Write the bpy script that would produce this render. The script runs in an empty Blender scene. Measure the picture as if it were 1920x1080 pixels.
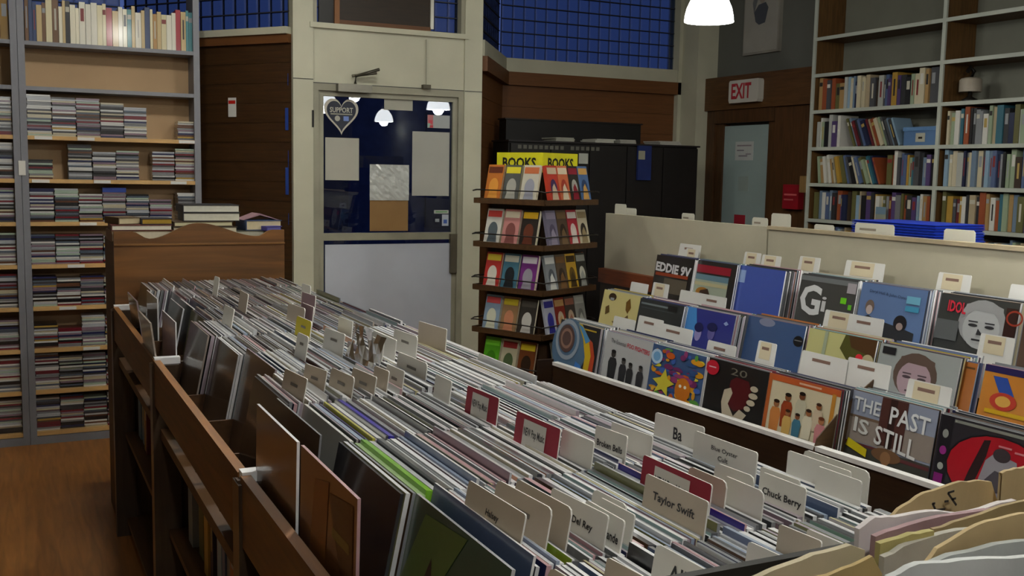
import bpy, math, random
from mathutils import Matrix, Vector
rnd = random.Random(7)
PI = math.pi
SC = bpy.context.scene
COL = SC.collection
# ------------------------------------------------------------------ camera
yaw, pitch, roll = math.radians(26.1), math.radians(-6.4), math.radians(1.1)
fw = Vector((math.sin(yaw)*math.cos(pitch), math.cos(yaw)*math.cos(pitch), math.sin(pitch)))
r0 = Vector((math.cos(yaw), -math.sin(yaw), 0)); u0 = r0.cross(fw)
rt = r0*math.cos(roll)+u0*math.sin(roll); up = -r0*math.sin(roll)+u0*math.cos(roll)
cd = bpy.data.cameras.new('camera'); cam = bpy.data.objects.new('camera', cd); COL.objects.link(cam)
cd.sensor_width = 36; cd.lens = 36*1940/1920; cd.clip_start = .02
cam.matrix_world = Matrix(((rt.x, up.x, -fw.x, 0), (rt.y, up.y, -fw.y, 0), (rt.z, up.z, -fw.z, 1.6), (0, 0, 0, 1)))
SC.camera = cam
# ------------------------------------------------------------------ world, exposure
w = bpy.data.worlds.new('dusk'); SC.world = w; w.use_nodes = True
w.node_tree.nodes['Background'].inputs[0].default_value = (.15, .245, .70, 1)
w.node_tree.nodes['Background'].inputs[1].default_value = .34
SC.view_settings.view_transform = 'Standard'; SC.view_settings.look = 'None'
SC.view_settings.gamma = 1; SC.view_settings.use_curve_mapping = False
SC.view_settings.exposure = 0.12
LAMP_W = 17.0      # watts of each pendant bulb
SHADE_E = 11.0     # glow of the glass shades
# pendants: x, y, rim height, strength factor
LAMPS = [(3.38, 4.59, 2.41, .3), (4.36, 1.41, 2.27, .3), (2.86, 2.12, 2.2, 1.7), (3.39, 1.42, 2.37, 1.1), (4.79, -1.69, 2.26, .6),
         (.98, 2.5, 2.8, 3.3), (.55, 4.7, 2.9, 1.4), (1.75, 4.4, 3.0, 1.2), (1.75, .7, 2.7, 1.1), (.1, -.3, 2.65, 2.5)]  # this row: unseen pendants added to brighten island, shelves, door and cards

# ------------------------------------------------------------------ helpers
def lin(h):
    h = h.lstrip('#'); out = []
    for i in (0, 2, 4):
        c = int(h[i:i+2], 16)/255
        out.append(c/12.92 if c <= .04045 else ((c+.055)/1.055)**2.4)
    return (*out, 1)
MC = {}
def mat(h, rough=.55, kind='plain', spec=.4, coat=0, scale=6, amt=.18, bump=0, metal=0):
    k = (h, rough, kind, spec, coat, scale, amt, bump, metal)
    if k in MC: return MC[k]
    m = bpy.data.materials.new(kind+'_'+h.strip('#')); MC[k] = m; m.use_nodes = True
    nt = m.node_tree; b = nt.nodes['Principled BSDF']; L = nt.links.new
    b.inputs['Roughness'].default_value = rough; b.inputs['Specular IOR Level'].default_value = spec
    b.inputs['Coat Weight'].default_value = coat; b.inputs['Coat Roughness'].default_value = .12
    b.inputs['Metallic'].default_value = metal
    c = lin(h)
    b.inputs['Base Color'].default_value = c
    if kind == 'flat': return m
    tc = nt.nodes.new('ShaderNodeTexCoord'); mp = nt.nodes.new('ShaderNodeMapping')
    L(tc.outputs['Object'], mp.inputs[0])
    nz = nt.nodes.new('ShaderNodeTexNoise'); L(mp.outputs[0], nz.inputs[0])
    nz.inputs['Scale'].default_value = scale; nz.inputs['Detail'].default_value = 5
    rp = nt.nodes.new('ShaderNodeMapRange'); L(nz.outputs[0], rp.inputs[0])
    rp.inputs[1].default_value = .3; rp.inputs[2].default_value = .7
    rp.inputs[3].default_value = 1-amt; rp.inputs[4].default_value = 1+amt
    if kind == 'wood':
        mp.inputs['Scale'].default_value = (1, 1, 14); nz.inputs['Distortion'].default_value = .6
    if kind == 'woodv':
        mp.inputs['Scale'].default_value = (12, 12, 1); nz.inputs['Distortion'].default_value = .6
    if kind == 'woodx':
        mp.inputs['Scale'].default_value = (1, 12, 12); nz.inputs['Distortion'].default_value = .6
    if kind == 'woody':
        mp.inputs['Scale'].default_value = (12, 1, 12); nz.inputs['Distortion'].default_value = .6
    mx = nt.nodes.new('ShaderNodeVectorMath'); mx.operation = 'SCALE'
    mx.inputs[0].default_value = c[:3]; L(rp.outputs[0], mx.inputs['Scale']); L(mx.outputs[0], b.inputs['Base Color'])
    if bump:
        bp = nt.nodes.new('ShaderNodeBump'); bp.inputs['Strength'].default_value = bump; bp.inputs['Distance'].default_value = .01
        L(nz.outputs[0], bp.inputs['Height']); L(bp.outputs[0], b.inputs['Normal'])
    return m
def glass_mat(name, tint, fr=1.5, rough=0.0, bump=0, sc=20):
    m = bpy.data.materials.new(name); m.use_nodes = True; nt = m.node_tree; nt.nodes.clear(); L = nt.links.new
    o = nt.nodes.new('ShaderNodeOutputMaterial'); mx = nt.nodes.new('ShaderNodeMixShader')
    t = nt.nodes.new('ShaderNodeBsdfTransparent'); t.inputs[0].default_value = (*tint, 1)
    g = nt.nodes.new('ShaderNodeBsdfGlossy'); g.inputs['Roughness'].default_value = rough
    f = nt.nodes.new('ShaderNodeFresnel'); f.inputs[0].default_value = fr
    L(f.outputs[0], mx.inputs[0]); L(t.outputs[0], mx.inputs[1]); L(g.outputs[0], mx.inputs[2]); L(mx.outputs[0], o.inputs[0])
    if bump:
        nz = nt.nodes.new('ShaderNodeTexNoise'); nz.inputs['Scale'].default_value = sc
        bp = nt.nodes.new('ShaderNodeBump'); bp.inputs['Strength'].default_value = bump
        L(nz.outputs[0], bp.inputs['Height']); L(bp.outputs[0], g.inputs['Normal'])
    return m
def emit_mat(name, c, s):
    m = bpy.data.materials.new(name); m.use_nodes = True; b = m.node_tree.nodes['Principled BSDF']
    b.inputs['Base Color'].default_value = c; b.inputs['Emission Color'].default_value = c; b.inputs['Emission Strength'].default_value = s
    return m
class MB:
    """collects faces of one mesh; material slots by order of first use"""
    def __init__(s): s.v = []; s.f = []; s.mi = []; s.mats = []; s.sm = []
    def _m(s, m):
        if m is None: return 0
        if m not in s.mats: s.mats.append(m)
        return s.mats.index(m)
    def faces(s, vs, fs, m=None, smooth=False):
        n = len(s.v); s.v += [tuple(v) for v in vs]
        for f in fs: s.f.append([n+i for i in f]); s.mi.append(s._m(m)); s.sm.append(smooth)
        return s
    def box(s, x0, x1, y0, y1, z0, z1, m=None, M=None, edge=None):
        vs = [Vector((x, y, z)) for x in (x0, x1) for y in (y0, y1) for z in (z0, z1)]
        if M is not None: vs = [M @ v for v in vs]
        s.faces(vs, [(0, 1, 3, 2), (4, 6, 7, 5)], m)
        n = len(s.v)-8
        for f in ((0, 4, 5, 1), (2, 3, 7, 6), (0, 2, 6, 4), (1, 5, 7, 3)):
            s.f.append([n+i for i in f]); s.mi.append(s._m(edge if edge is not None else m)); s.sm.append(False)
        return s
    def prism(s, pts, a, b, axis='x', m=None, edge=None):
        """outline pts extruded from a to b along axis; pts are the two other coords in order"""
        mk = {'x': lambda p, t: (t, p[0], p[1]), 'y': lambda p, t: (p[0], t, p[1]), 'z': lambda p, t: (p[0], p[1], t)}[axis]
        n = len(pts); vs = [mk(p, a) for p in pts]+[mk(p, b) for p in pts]
        s.faces(vs, [tuple(range(n-1, -1, -1)), tuple(range(n, 2*n))], m); k = len(s.v)-2*n; e = s._m(edge if edge is not None else m)
        for i in range(n): s.f.append([k+i, k+(i+1) % n, k+n+(i+1) % n, k+n+i]); s.mi.append(e); s.sm.append(False)
        return s
    def tube(s, pts, r, m=None, k=8):
        pts = [Vector(p) for p in pts]; rings = []
        for i, p in enumerate(pts):
            d = (pts[min(i+1, len(pts)-1)]-pts[max(i-1, 0)]).normalized()
            a = d.orthogonal().normalized() if abs(d.z) > .9 else d.cross(Vector((0, 0, 1))).normalized()
            b = d.cross(a); rings.append([p+a*r*math.cos(2*PI*j/k)+b*r*math.sin(2*PI*j/k) for j in range(k)])
        vs = [v for g in rings for v in g]; fs = []
        for i in range(len(pts)-1):
            for j in range(k): fs.append((i*k+j, i*k+(j+1) % k, (i+1)*k+(j+1) % k, (i+1)*k+j))
        s.faces(vs, fs, m, True)
        n = len(pts)-1; s.faces(rings[0]+rings[n], [tuple(range(k-1, -1, -1)), tuple(range(k, 2*k))], m)
        return s
    def lathe(s, prof, m=None, k=32, cx=0, cy=0):
        vs = [(cx+r*math.cos(2*PI*j/k), cy+r*math.sin(2*PI*j/k), z) for r, z in prof for j in range(k)]
        fs = [(i*k+j, i*k+(j+1) % k, (i+1)*k+(j+1) % k, (i+1)*k+j) for i in range(len(prof)-1) for j in range(k)]
        s.faces(vs, fs, m, True); return s
    def mesh(s, name):
        me = bpy.data.meshes.new(name); me.from_pydata(s.v, [], s.f)
        for m in s.mats: me.materials.append(m)
        me.polygons.foreach_set('material_index', s.mi); me.polygons.foreach_set('use_smooth', s.sm); me.update(); return me
    def build(s, name, parent=None, loc=(0, 0, 0), rot=(0, 0, 0)):
        return link(name, s.mesh(name), parent, loc, rot)
def link(name, me, parent=None, loc=(0, 0, 0), rot=(0, 0, 0)):
    o = bpy.data.objects.new(name, me); COL.objects.link(o); o.location = loc; o.rotation_euler = rot
    if parent is not None: o.parent = parent
    return o
def tag(o, label=None, cat=None, group=None, kind=None):
    if label: o['label'] = label
    if cat: o['category'] = cat
    if group: o['group'] = group
    if kind: o['kind'] = kind
    return o
def thing(name, label, cat, loc=(0, 0, 0), rz=0, group=None, kind=None):
    return tag(link(name, None, None, loc, (0, 0, rz)), label, cat, group, kind)
def struct(o): o['kind'] = 'structure'; return o
def slots(o, *ms):
    for s, m in zip(o.material_slots, ms): s.link = 'OBJECT'; s.material = m
def nth(n):
    return '%d%s' % (n, 'th' if 10 <= n % 100 <= 20 else {1: 'st', 2: 'nd', 3: 'rd'}.get(n % 10, 'th'))
TXT = {}
def text_verts(body, bold=0.0, shear=0.0):
    k = (body, bold, shear)
    if k not in TXT:
        c = bpy.data.curves.new('t', 'FONT'); c.body = body; c.align_x = 'CENTER'; c.offset = bold; c.shear = shear; c.resolution_u = 2
        o = bpy.data.objects.new('t', c); COL.objects.link(o)
        dg = bpy.context.evaluated_depsgraph_get(); dg.update()
        me = bpy.data.meshes.new_from_object(o.evaluated_get(dg))
        vs = [v.co.copy() for v in me.vertices]; fs = [tuple(p.vertices) for p in me.polygons]
        bpy.data.objects.remove(o); bpy.data.curves.remove(c); bpy.data.meshes.remove(me)
        x0 = min(v.x for v in vs); x1 = max(v.x for v in vs); y0 = min(v.y for v in vs); y1 = max(v.y for v in vs)
        TXT[k] = ([((v.x-x0)/(x1-x0), (v.y-y0)/(y1-y0)) for v in vs], fs)
    return TXT[k]
FL = lambda h, r=.5: mat(h, r, 'flat')
def art(parent, W, H, fx, shapes, z0=0, name='cover_print', rough=.35):
    """flat print on a face that looks towards local -x; u runs to the viewer's right, v up, both 0..1"""
    A = MB(); T = MB(); lay = 0
    st_ = min(.0003, .004/len(shapes))
    def P(u, v, l): return (fx-.0005-st_*l, W/2-u*W, z0+v*H)
    for sh in shapes:
        t = sh[0]; lay += 1; m = FL(sh[-1], rough)
        if t == 'r':
            u0, v0, u1, v1 = sh[1:5]; A.faces([P(u0, v0, lay), P(u1, v0, lay), P(u1, v1, lay), P(u0, v1, lay)], [(0, 1, 2, 3)], m)
        elif t == 'p':
            A.faces([P(u, v, lay) for u, v in sh[1]], [tuple(range(len(sh[1])))], m)
        elif t == 'e':
            u, v, a, b = sh[1:5]; A.faces([P(u+a*math.cos(i*PI/10), v+b*math.sin(i*PI/10), lay) for i in range(20)], [tuple(range(20))], m)
        elif t == 'ring':
            u, v, a, b, th = sh[1:6]; n = 28
            A.faces([P(u+(a-d)*math.cos(i*2*PI/n), v+(b-d)*math.sin(i*2*PI/n), lay) for d in (0, th) for i in range(n)],
                    [(i, (i+1) % n, n+(i+1) % n, n+i) for i in range(n)], m)
        elif t == 't':    # text: u0, v0, u1, v1 box (+ slant across the box)
            u0, v0, u1, v1, body, bold, sl = sh[1:8]; vs, fs = text_verts(body, bold)
            T.faces([P(u0+a*(u1-u0), v0+b*(v1-v0)+sl*a, lay) for a, b in vs], fs, m)
    if A.v: A.build(name, parent)
    if T.v: T.build('lettering', parent)
def person_sil(u, v, s, body, skin, hair):
    """generic standing figure print"""
    return [('p', [(u-.06*s, v), (u+.06*s, v), (u+.075*s, v+.32*s), (u+.05*s, v+.4*s), (u-.05*s, v+.4*s), (u-.075*s, v+.32*s)], body),
            ('e', u, v+.46*s, .04*s, .06*s, skin), ('e', u, v+.5*s, .042*s, .03*s, hair)]

# common materials
M_CREAM = mat('#b9b7a2', .6, amt=.1, scale=2.5); M_FRAME = mat('#8f8c7a', .5, amt=.14, scale=4)
M_GREYM = mat('#7c7d84', .45, amt=.06); M_TAN = mat('#b39571', .75, amt=.06, scale=3); M_LIP = mat('#c7a067', .55, 'woodx', amt=.12)
M_DWOOD = mat('#3c250d', .5, 'woodx', amt=.3, scale=5); M_BWOOD = mat('#663f1d', .55, 'woodx', amt=.14, scale=5)
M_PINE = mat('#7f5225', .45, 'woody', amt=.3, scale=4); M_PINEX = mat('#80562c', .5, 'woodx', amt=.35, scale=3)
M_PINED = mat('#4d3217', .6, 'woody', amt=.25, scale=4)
M_BLACK = mat('#15120f', .4, 'flat'); M_GRAYW = mat('#61625c', .8, amt=.08, scale=2)
M_SHEDGE = mat('#a9aea4', .5, amt=.08); M_SHWOOD = mat('#5c4120', .55, 'woodv', amt=.3); M_WIRE = mat('#1a1512', .35, 'flat')
M_PAPER = mat('#d9d8d2', .7, amt=.04, scale=3); M_PAGES = mat('#d8d0b4', .8, amt=.06, scale=40)
M_WHITE = mat('#e8e8ea', .35, 'flat'); M_GLASS = glass_mat('door_glass', (.8, .85, .95), 1.55)
M_TILE = glass_mat('prism_tile_glass', (.62, .66, .72), 1.25, .25, .5, 30); M_LEAD = mat('#2a2d3c', .6, 'flat'); M_LEADV = mat('#39426a', .5, 'flat')
M_BACKP = mat('#b0ab97', .6, amt=.07, scale=5)

# ================================================================== room shell
def plan_wall(name, p0, p1, z0, z1, th, m):
    p0 = Vector(p0); p1 = Vector(p1); d = p1-p0
    return struct(MB().box(0, d.length, 0, th, z0, z1, m).build(name, None, (p0.x, p0.y, 0), (0, 0, math.atan2(d.y, d.x))))
struct(MB().box(-2.6, 5.3, -4.1, 7.6, -.1, 0, mat('#94602c', .45, 'woody', amt=.25, scale=3)).build('floor'))
struct(MB().box(-2.6, 5.3, -4.1, 7.6, 3.4, 3.5, mat('#a8a698', .8)).build('ceiling'))
plan_wall('wall_left', (-2.5, -4), (-2.5, 7.25), 0, 3.4, .1, mat('#9a9482', .7))
plan_wall('wall_back', (5.1, -4), (-2.5, -4), 0, 3.4, .1, mat('#8d8878', .7))
plan_wall('wall_right', (5.05, 7.1), (5.05, -4), 0, 3.4, .1, M_GRAYW)
plan_wall('wall_front', (-2.5, 7.22), (.7, 7.22), 0, 2.41, .1, mat('#8a7a62', .7))
plan_wall('wall_front_upper', (-2.5, 7.22), (-.75, 7.22), 2.41, 3.4, .1, mat('#8a7a62', .7))

def tile_window(name, p0, p1, z0, z1, x_in=(0, None), skip=None, tw=.09, tht=.096):
    p0 = Vector(p0); p1 = Vector(p1); d = p1-p0; L = d.length; a = x_in[0]; b = x_in[1] or L
    root = struct(link(name, None, None, (p0.x, p0.y, 0), (0, 0, math.atan2(d.y, d.x))))
    nx = max(1, round((b-a)/tw)); nz = max(1, round((z1-z0)/tht)); sx = (b-a)/nx; sz = (z1-z0)/nz
    g = MB()
    for i in range(nx+1): g.box(a+i*sx-.002, a+i*sx+.002, .034, .05, z0, z1, M_LEADV)
    for j in range(nz+1): g.box(a, b, .026, .054, z0+j*sz-.003, z0+j*sz+.003, M_LEAD)
    g.build('lead_grid', root)
    h = .0028; me = MB().box(h, sx-h, .034, .046, h, sz-h, M_TILE)
    n = len(me.v)   # proud pillow face
    c = .008; me.faces([(h, .034, h), (sx-h, .034, h), (sx-h, .034, sz-h), (h, .034, sz-h), (h+c, .03, h+c), (sx-h-c, .03, h+c), (sx-h-c, .03, sz-h-c), (h+c, .03, sz-h-c)],
                       [(4, 5, 6, 7), (0, 1, 5, 4), (1, 2, 6, 5), (2, 3, 7, 6), (3, 0, 4, 7)], M_TILE)
    me = me.mesh('glass_tile')
    for i in range(nx):
        for j in range(nz):
            if skip and skip(a+(i+.5)*sx): continue
            link('glass_tile', me, root, (a+i*sx, 0, z0+j*sz))
    return root
def plank_wall(name, p0, p1, z0, z1, ph, m, back):
    p0 = Vector(p0); p1 = Vector(p1); d = p1-p0; L = d.length
    root = struct(MB().box(0, L, .03, .1, z0, z1, back).build(name, None, (p0.x, p0.y, 0), (0, 0, math.atan2(d.y, d.x))))
    n = round((z1-z0)/ph); h = (z1-z0)/n; me = MB().box(0, L, 0, .03, .0008, h-.0008, m).mesh('plank')
    for i in range(n): link('plank', me, root, (0, rnd.uniform(-.0012, .0012), z0+i*h))
    return root
A0, A1, B1, C1, D1 = (.7, 7.22), (1.53, 6.12), (2.74, 6.12), (3.31, 6.98), (4.88, 6.98)
plank_wall('wall_front_left', A0, A1, 0, 2.33, .115, M_DWOOD, M_BLACK)
plank_wall('wall_front_angled', B1, C1, 0, 2.24, .16, M_BWOOD, M_DWOOD)
plank_wall('wall_front_right', C1, D1, 0, 2.24, .16, M_BWOOD, M_DWOOD)
def strip(name, p0, p1, z0, z1, y0, y1, m, e0=0, e1=0):
    p0 = Vector(p0); p1 = Vector(p1); d = p1-p0
    return struct(MB().box(-e0, d.length+e1, y0, y1, z0, z1, m).build(name, None, (p0.x, p0.y, 0), (0, 0, math.atan2(d.y, d.x))))
strip('trim_1', A0, A1, 2.375, 2.415, -.05, .08, M_CREAM); strip('trim_2', A0, A1, 2.325, 2.375, -.03, .08, M_BWOOD)
strip('trim_3', B1, C1, 2.33, 2.43, -.03, .09, M_CREAM, 0, .015); strip('trim_4', B1, C1, 2.235, 2.33, -.05, .09, M_BWOOD, 0, .02)
strip('trim_5', C1, D1, 2.33, 2.43, -.03, .09, M_CREAM); strip('trim_6', C1, D1, 2.235, 2.33, -.05, .09, M_BWOOD, 0, -.02)
for i, (p, q) in enumerate(((A0, A1), (A1, B1), (B1, C1), (C1, D1))): strip('trim_%d' % (7+i), p, q, 3.2, 3.4, 0, .09, M_CREAM)
tile_window('window_5', (-.75, 7.22), A0, 2.41, 3.2); strip('trim_14', (-.75, 7.22), A0, 3.2, 3.4, 0, .09, M_CREAM)
tile_window('window_1', A0, A1, 2.415, 3.2); tile_window('window_3', B1, C1, 2.43, 3.2); tile_window('window_4', C1, D1, 2.43, 3.2)
tile_window('window_2', A1, B1, 2.46, 3.2, (.12, 1.09), lambda x: .27 < x < .86)
# corner column between the front and right walls
struct(MB().box(4.86, 5.05, 6.72, 7.08, 0, 3.4, M_CREAM).box(4.83, 4.9, 6.93, 7.08, 0, 3.4, M_CREAM).build('trim_11'))
# ------------------------------------------------------------------ street side
ms = mat('#3c3f4c', .9)
struct(MB().box(-14, 26, 7.4, 30, -.15, -.05, ms).build('pavement'))
far = MB().box(-14, 26, 17, 17.4, -.05, 3.6, mat('#4a4d5a', .9))
for i in range(14): far.box(-13+i*2.8, -11.6+i*2.8, 16.96, 17, .6, 2.6, mat('#262a36', .3))
struct(far.build('wall_street'))
# ------------------------------------------------------------------ entrance door wall
dw = struct(MB().box(1.53, 1.65, 6.08, 6.2, 0, 3.4, M_CREAM).box(2.62, 2.74, 6.08, 6.2, 0, 3.4, M_CREAM)
            .box(1.65, 2.62, 6.095, 6.2, 2.1, 2.43, M_CREAM).build('wall_door'))
struct(MB().box(1.63, 2.64, 6.07, 6.2, 2.42, 2.45, M_CREAM).box(1.65, 1.675, 6.09, 6.2, 2.45, 3.2, M_FRAME).box(2.595, 2.62, 6.09, 6.2, 2.45, 3.2, M_FRAME).build('trim_12'))
MB().box(1.53, 1.65, 6.077, 6.08, 2.118, 2.122, M_BLACK).box(2.62, 2.74, 6.077, 6.08, 2.098, 2.102, M_BLACK).box(1.65, 2.62, 6.092, 6.095, 2.1, 2.105, M_BLACK).build('joint_line', dw)
MB().tube([(2.36, 6.085, 2.4), (2.362, 6.085, 2.12)], .003, M_FRAME).build('alarm_cable', dw)
MB().box(2.335, 2.385, 6.06, 6.095, 2.1, 2.125, mat('#4c4636', .5)).build('alarm_sensor', dw)
d1 = struct(link('door_1', None, None, (0, 0, 0)))
f = MB()
f.box(1.65, 1.685, 6.09, 6.19, 0, 2.1, M_FRAME).box(2.585, 2.62, 6.09, 6.19, 0, 2.1, M_FRAME).box(1.685, 2.585, 6.09, 6.19, 2.06, 2.1, M_FRAME); f.build('door_frame', d1)
for a, b in ((1.685, 1.72), (2.555, 2.585)): MB().box(a, b, 6.11, 6.155, .02, 2.06, M_FRAME).build('stile', d1)
for a, b in ((2.03, 2.06), (1.165, 1.21), (.02, .1)): MB().box(1.72, 2.555, 6.11, 6.155, a, b, M_FRAME).build('rail', d1)
MB().box(1.72, 2.555, 6.128, 6.136, 1.21, 2.03, M_GLASS).build('pane', d1)
MB().box(1.72, 2.555, 6.128, 6.136, .1, 1.165, M_GLASS).build('pane', d1)
tag(MB().box(1.728, 2.555, 6.106, 6.118, .12, 1.14, mat('#b4b9c4', .6, amt=.05, scale=4)).build('kick_panel', d1), 'pale grey sheet over the lower glass')
tag(MB().box(2.54, 2.585, 6.085, 6.11, .95, 1.2, mat('#5f594b', .4, metal=.4)).build('lock_box', d1), 'dark metal lock box')
cl = MB().box(1.79, 2.0, 6.04, 6.1, 2.055, 2.1, mat('#6d6a60', .35, metal=.6)).build('door_closer', d1)
MB().tube([(1.9, 6.06, 2.105), (1.9, 6.05, 2.15), (2.02, 5.97, 2.19), (2.025, 6.0, 2.19)], .009, mat('#5b574c', .35, metal=.6)).tube([(1.88, 6.06, 2.15), (2.03, 6.05, 2.175)], .008, mat('#5b574c', .35, metal=.6)).build('closer_arm', cl)
for z in (1.84, .3): MB().tube([(1.647, 6.085, z), (1.647, 6.085, z+.1)], .008, M_BLACK).build('hinge', d1)
# dark panel in the opening above the door
pn = thing('wooden_panel', 'dark brown framed wooden panel standing in the opening above the entrance door', 'panel', (2.12, 6.125, 2.45))
MB().box(-.30, .28, 0, .03, .03, .72, mat('#241708', .5, 'woodx', amt=.3)).build('board', pn)
MB().box(-.33, -.30, -.012, .035, 0, .75, mat('#7a4d24', .5, 'woodv')).build('side_rail', pn)
MB().box(-.30, .28, -.012, .035, 0, .03, mat('#5d3a1c', .5, 'woodx')).build('bottom_rail', pn)
MB().box(.28, .30, -.012, .035, .02, .75, mat('#c9c7bb', .5)).build('side_rail', pn)
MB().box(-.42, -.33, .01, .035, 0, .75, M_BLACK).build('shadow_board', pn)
# things on the door glass
YG = 6.127
def sheet(name, label, cat, x0, x1, z0, z1, h, th=.0015, group=None, y=YG, shapes=None):
    """sheet taped flat to the inside of the glass"""
    o = thing(name, label, cat, ((x0+x1)/2, y, z0), PI/2, group)
    MB().box(-th, 0, -(x1-x0)/2, (x1-x0)/2, 0, z1-z0, mat(h, .7, amt=.04)).build('sheet', o)
    if shapes: art(o, x1-x0, z1-z0, -th, shapes)
    return o
sheet('poster', 'blank back of a small grey poster taped on the door glass under the heart', 'poster', 1.735, 1.945, 1.53, 1.785, '#a9a79b')
sheet('poster', 'blank back of a tall grey poster at the right of the door glass', 'poster', 2.29, 2.54, 1.44, 1.84, '#a2a29a')
sheet('notice', 'grey notice sheet at the top middle of the door glass', 'notice', 2.105, 2.29, 1.965, 2.03, '#a09f92')
o = sheet('card', 'small grey card with a red and green edge high on the door glass', 'card', 2.39, 2.54, 1.865, 1.945, '#9fa3a3', shapes=[('r', 0, 0, .25, 1, '#b06a6c'), ('r', .05, .3, .22, .6, '#c33f4a'), ('r', 0, .02, .12, .35, '#86a698'), ('r', .1, .02, .25, .2, '#b9343f')])
pk = thing('paper_bag', 'brown paper sheet in a crinkled clear plastic sleeve on the door glass', 'bag', (2.14, YG, 1.22), PI/2)
MB().box(-.002, 0, -.125, .125, 0, .2, mat('#8d6c42', .8, amt=.06)).build('brown_sheet', pk)
rn = random.Random(3); b = MB(); nx, nz = 14, 12
vs = [(-.004-rn.uniform(0, .006), -.128+.256*i/nx, .19+.22*j/nz) for j in range(nz+1) for i in range(nx+1)]
b.faces(vs, [(j*(nx+1)+i, j*(nx+1)+i+1, (j+1)*(nx+1)+i+1, (j+1)*(nx+1)+i) for j in range(nz) for i in range(nx)], mat('#b6b8b4', .18, 'flat', spec=.7)); b.build('plastic_sleeve', pk)
# heart sticker
ht = thing('heart_sticker', 'heart shaped sticker outline with SUPPORT lettering on the door glass', 'sticker', (1.835, YG, 1.80), PI/2)
def heart(s): return [(s*16*math.sin(t)**3/34, s*(13*math.cos(t)-5*math.cos(2*t)-2*math.cos(3*t)-math.cos(4*t)+17)/30) for t in [2*PI*i/48 for i in range(48)]]
h1 = heart(.225); h2 = [(x*.86, .1+(z-.1)*.86+.003) for x, z in h1]; n = 48
MB().faces([(-.0012, x, z) for x, z in h1]+[(-.0012, x, z) for x, z in h2], [(i, (i+1) % n, n+(i+1) % n, n+i) for i in range(n)], mat('#b3ada0', .5, 'flat')).build('outline', ht)
MB().faces([(-.0006, x*.99, z) for x, z in h2], [tuple(range(n))], mat('#1c2030', .5, 'flat')).build('backing', ht)
art(ht, .15, .07, -.0008, [('t', .02, .5, .98, .95, 'SUPPORT', .02, 0, '#a8a596'), ('r', .05, .32, .95, .42, '#8b8878'), ('e', .33, 0, .11, .24, '#9b998c'), ('r', .58, -.2, .8, .2, '#5974b4')], .1, 'small_print')
st = thing('sticker_set', 'small white and blue stickers by the lower right corner of the door glass', 'sticker', (2.49, YG, 1.25), PI/2)
art(st, .1, .1, 0, [('r', 0, .78, 1, 1, '#b9bdb3'), ('r', .55, 0, 1, .72, '#b3bac6'), ('r', .65, .15, .9, .4, '#4a66b0'), ('e', .22, .35, .2, .26, '#1b1e2c'), ('r', .08, .25, .36, .45, '#9aa0a8'), ('r', .1, .85, .9, .93, '#6fa070')], 0, 'sticker_print')
# wall card on the dark plank wall
av = Vector((A1[0]-A0[0], A1[1]-A0[1])).normalized(); ac = Vector(A0)+av*.93
wc = thing('wall_card', 'small white card with a red band on the dark plank wall', 'card', (ac.x-av.y*-.004, ac.y-av.x*.004, 1.9), math.atan2(av.y, av.x)+PI/2)
MB().box(-.004, 0, -.03, .03, 0, .115, M_PAPER).build('sheet', wc); art(wc, .06, .115, -.004, [('r', .05, .68, .95, .86, '#c02018')])
for k, (z, hh) in enumerate(((2.08, .07), (1.82, .13), (1.6, .1), (1.44, .16), (1.26, .07))):   # ragged blue strips at the plank wall edge
    t = tag(MB().box(1.385-.02*(k % 2), 1.388+.0, -.0015, .0, 0, hh, mat('#1f3f8c', .7)).build('blue_strip', None, (A0[0], A0[1], z), (0, 0, math.atan2(av.y, av.x))), 'ragged blue strip, %s from the top of the plank wall edge' % nth(k+1), 'tape', 'strips on the plank wall')
    t.data.transform(Matrix.Translation((-.03, -.004, 0)))

# ================================================================== right wall: exit door, sign, picture, bookcase
XW = 5.05
def rw(name, y0, y1, z0, z1, x0, m, par=None): return MB().box(x0, XW, y0, y1, z0, z1, m).build(name, par)
d2 = struct(link('door_2', None, None))
MDW = mat('#4a3018', .5, 'woodv', amt=.3)
MB().box(4.97, XW, 6.62, 6.72, 0, 2.12, MDW).box(4.97, XW, 5.44, 5.92, 0, 2.1, MDW).box(4.96, XW, 5.92, 6.62, 2.0, 2.12, MDW).build('door_frame', d2)
MB().box(4.985, XW, 6.53, 6.62, 0, 2.0, MDW).build('stile', d2)
MB().box(4.985, XW, 5.92, 6.0, 0, 2.0, MDW).build('stile', d2)
MB().box(5.0, 5.02, 6.0, 6.53, .05, 1.98, mat('#8fa09f', .35, amt=.12, scale=1.5)).build('frosted_pane', d2)
struct(MB().box(4.94, XW, 5.44, 6.74, 2.1, 2.35, mat('#573a1c', .5, 'woody', amt=.25)).build('trim_13'))
sg = thing('exit_sign', 'white exit sign with red letters above the exit door', 'sign', (4.94, 6.19, 2.14))
MB().prism([(-.16, .0), (.16, .0), (.17, .02), (.17, .15), (.16, .165), (-.16, .165), (-.17, .15), (-.17, .02)], -.05, 0, 'x', mat('#c9c6bd', .4, amt=.05)).build('housing', sg)
art(sg, .30, .13, -.05, [('t', .04, .08, .8, .95, 'EXIT', .03, 0, '#b02d3a')], .018)
pc = thing('framed_portrait', 'pale framed portrait drawing of a person in dark jacket above the exit sign', 'picture', (XW, 6.18, 2.5))
MB().box(-.03, 0, -.2, .2, 0, .52, mat('#8d8980', .6)).build('frame', pc)
MB().box(-.034, -.03, -.185, .185, .015, .505, mat('#9b9890', .7, amt=.06)).build('print_sheet', pc)
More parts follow.
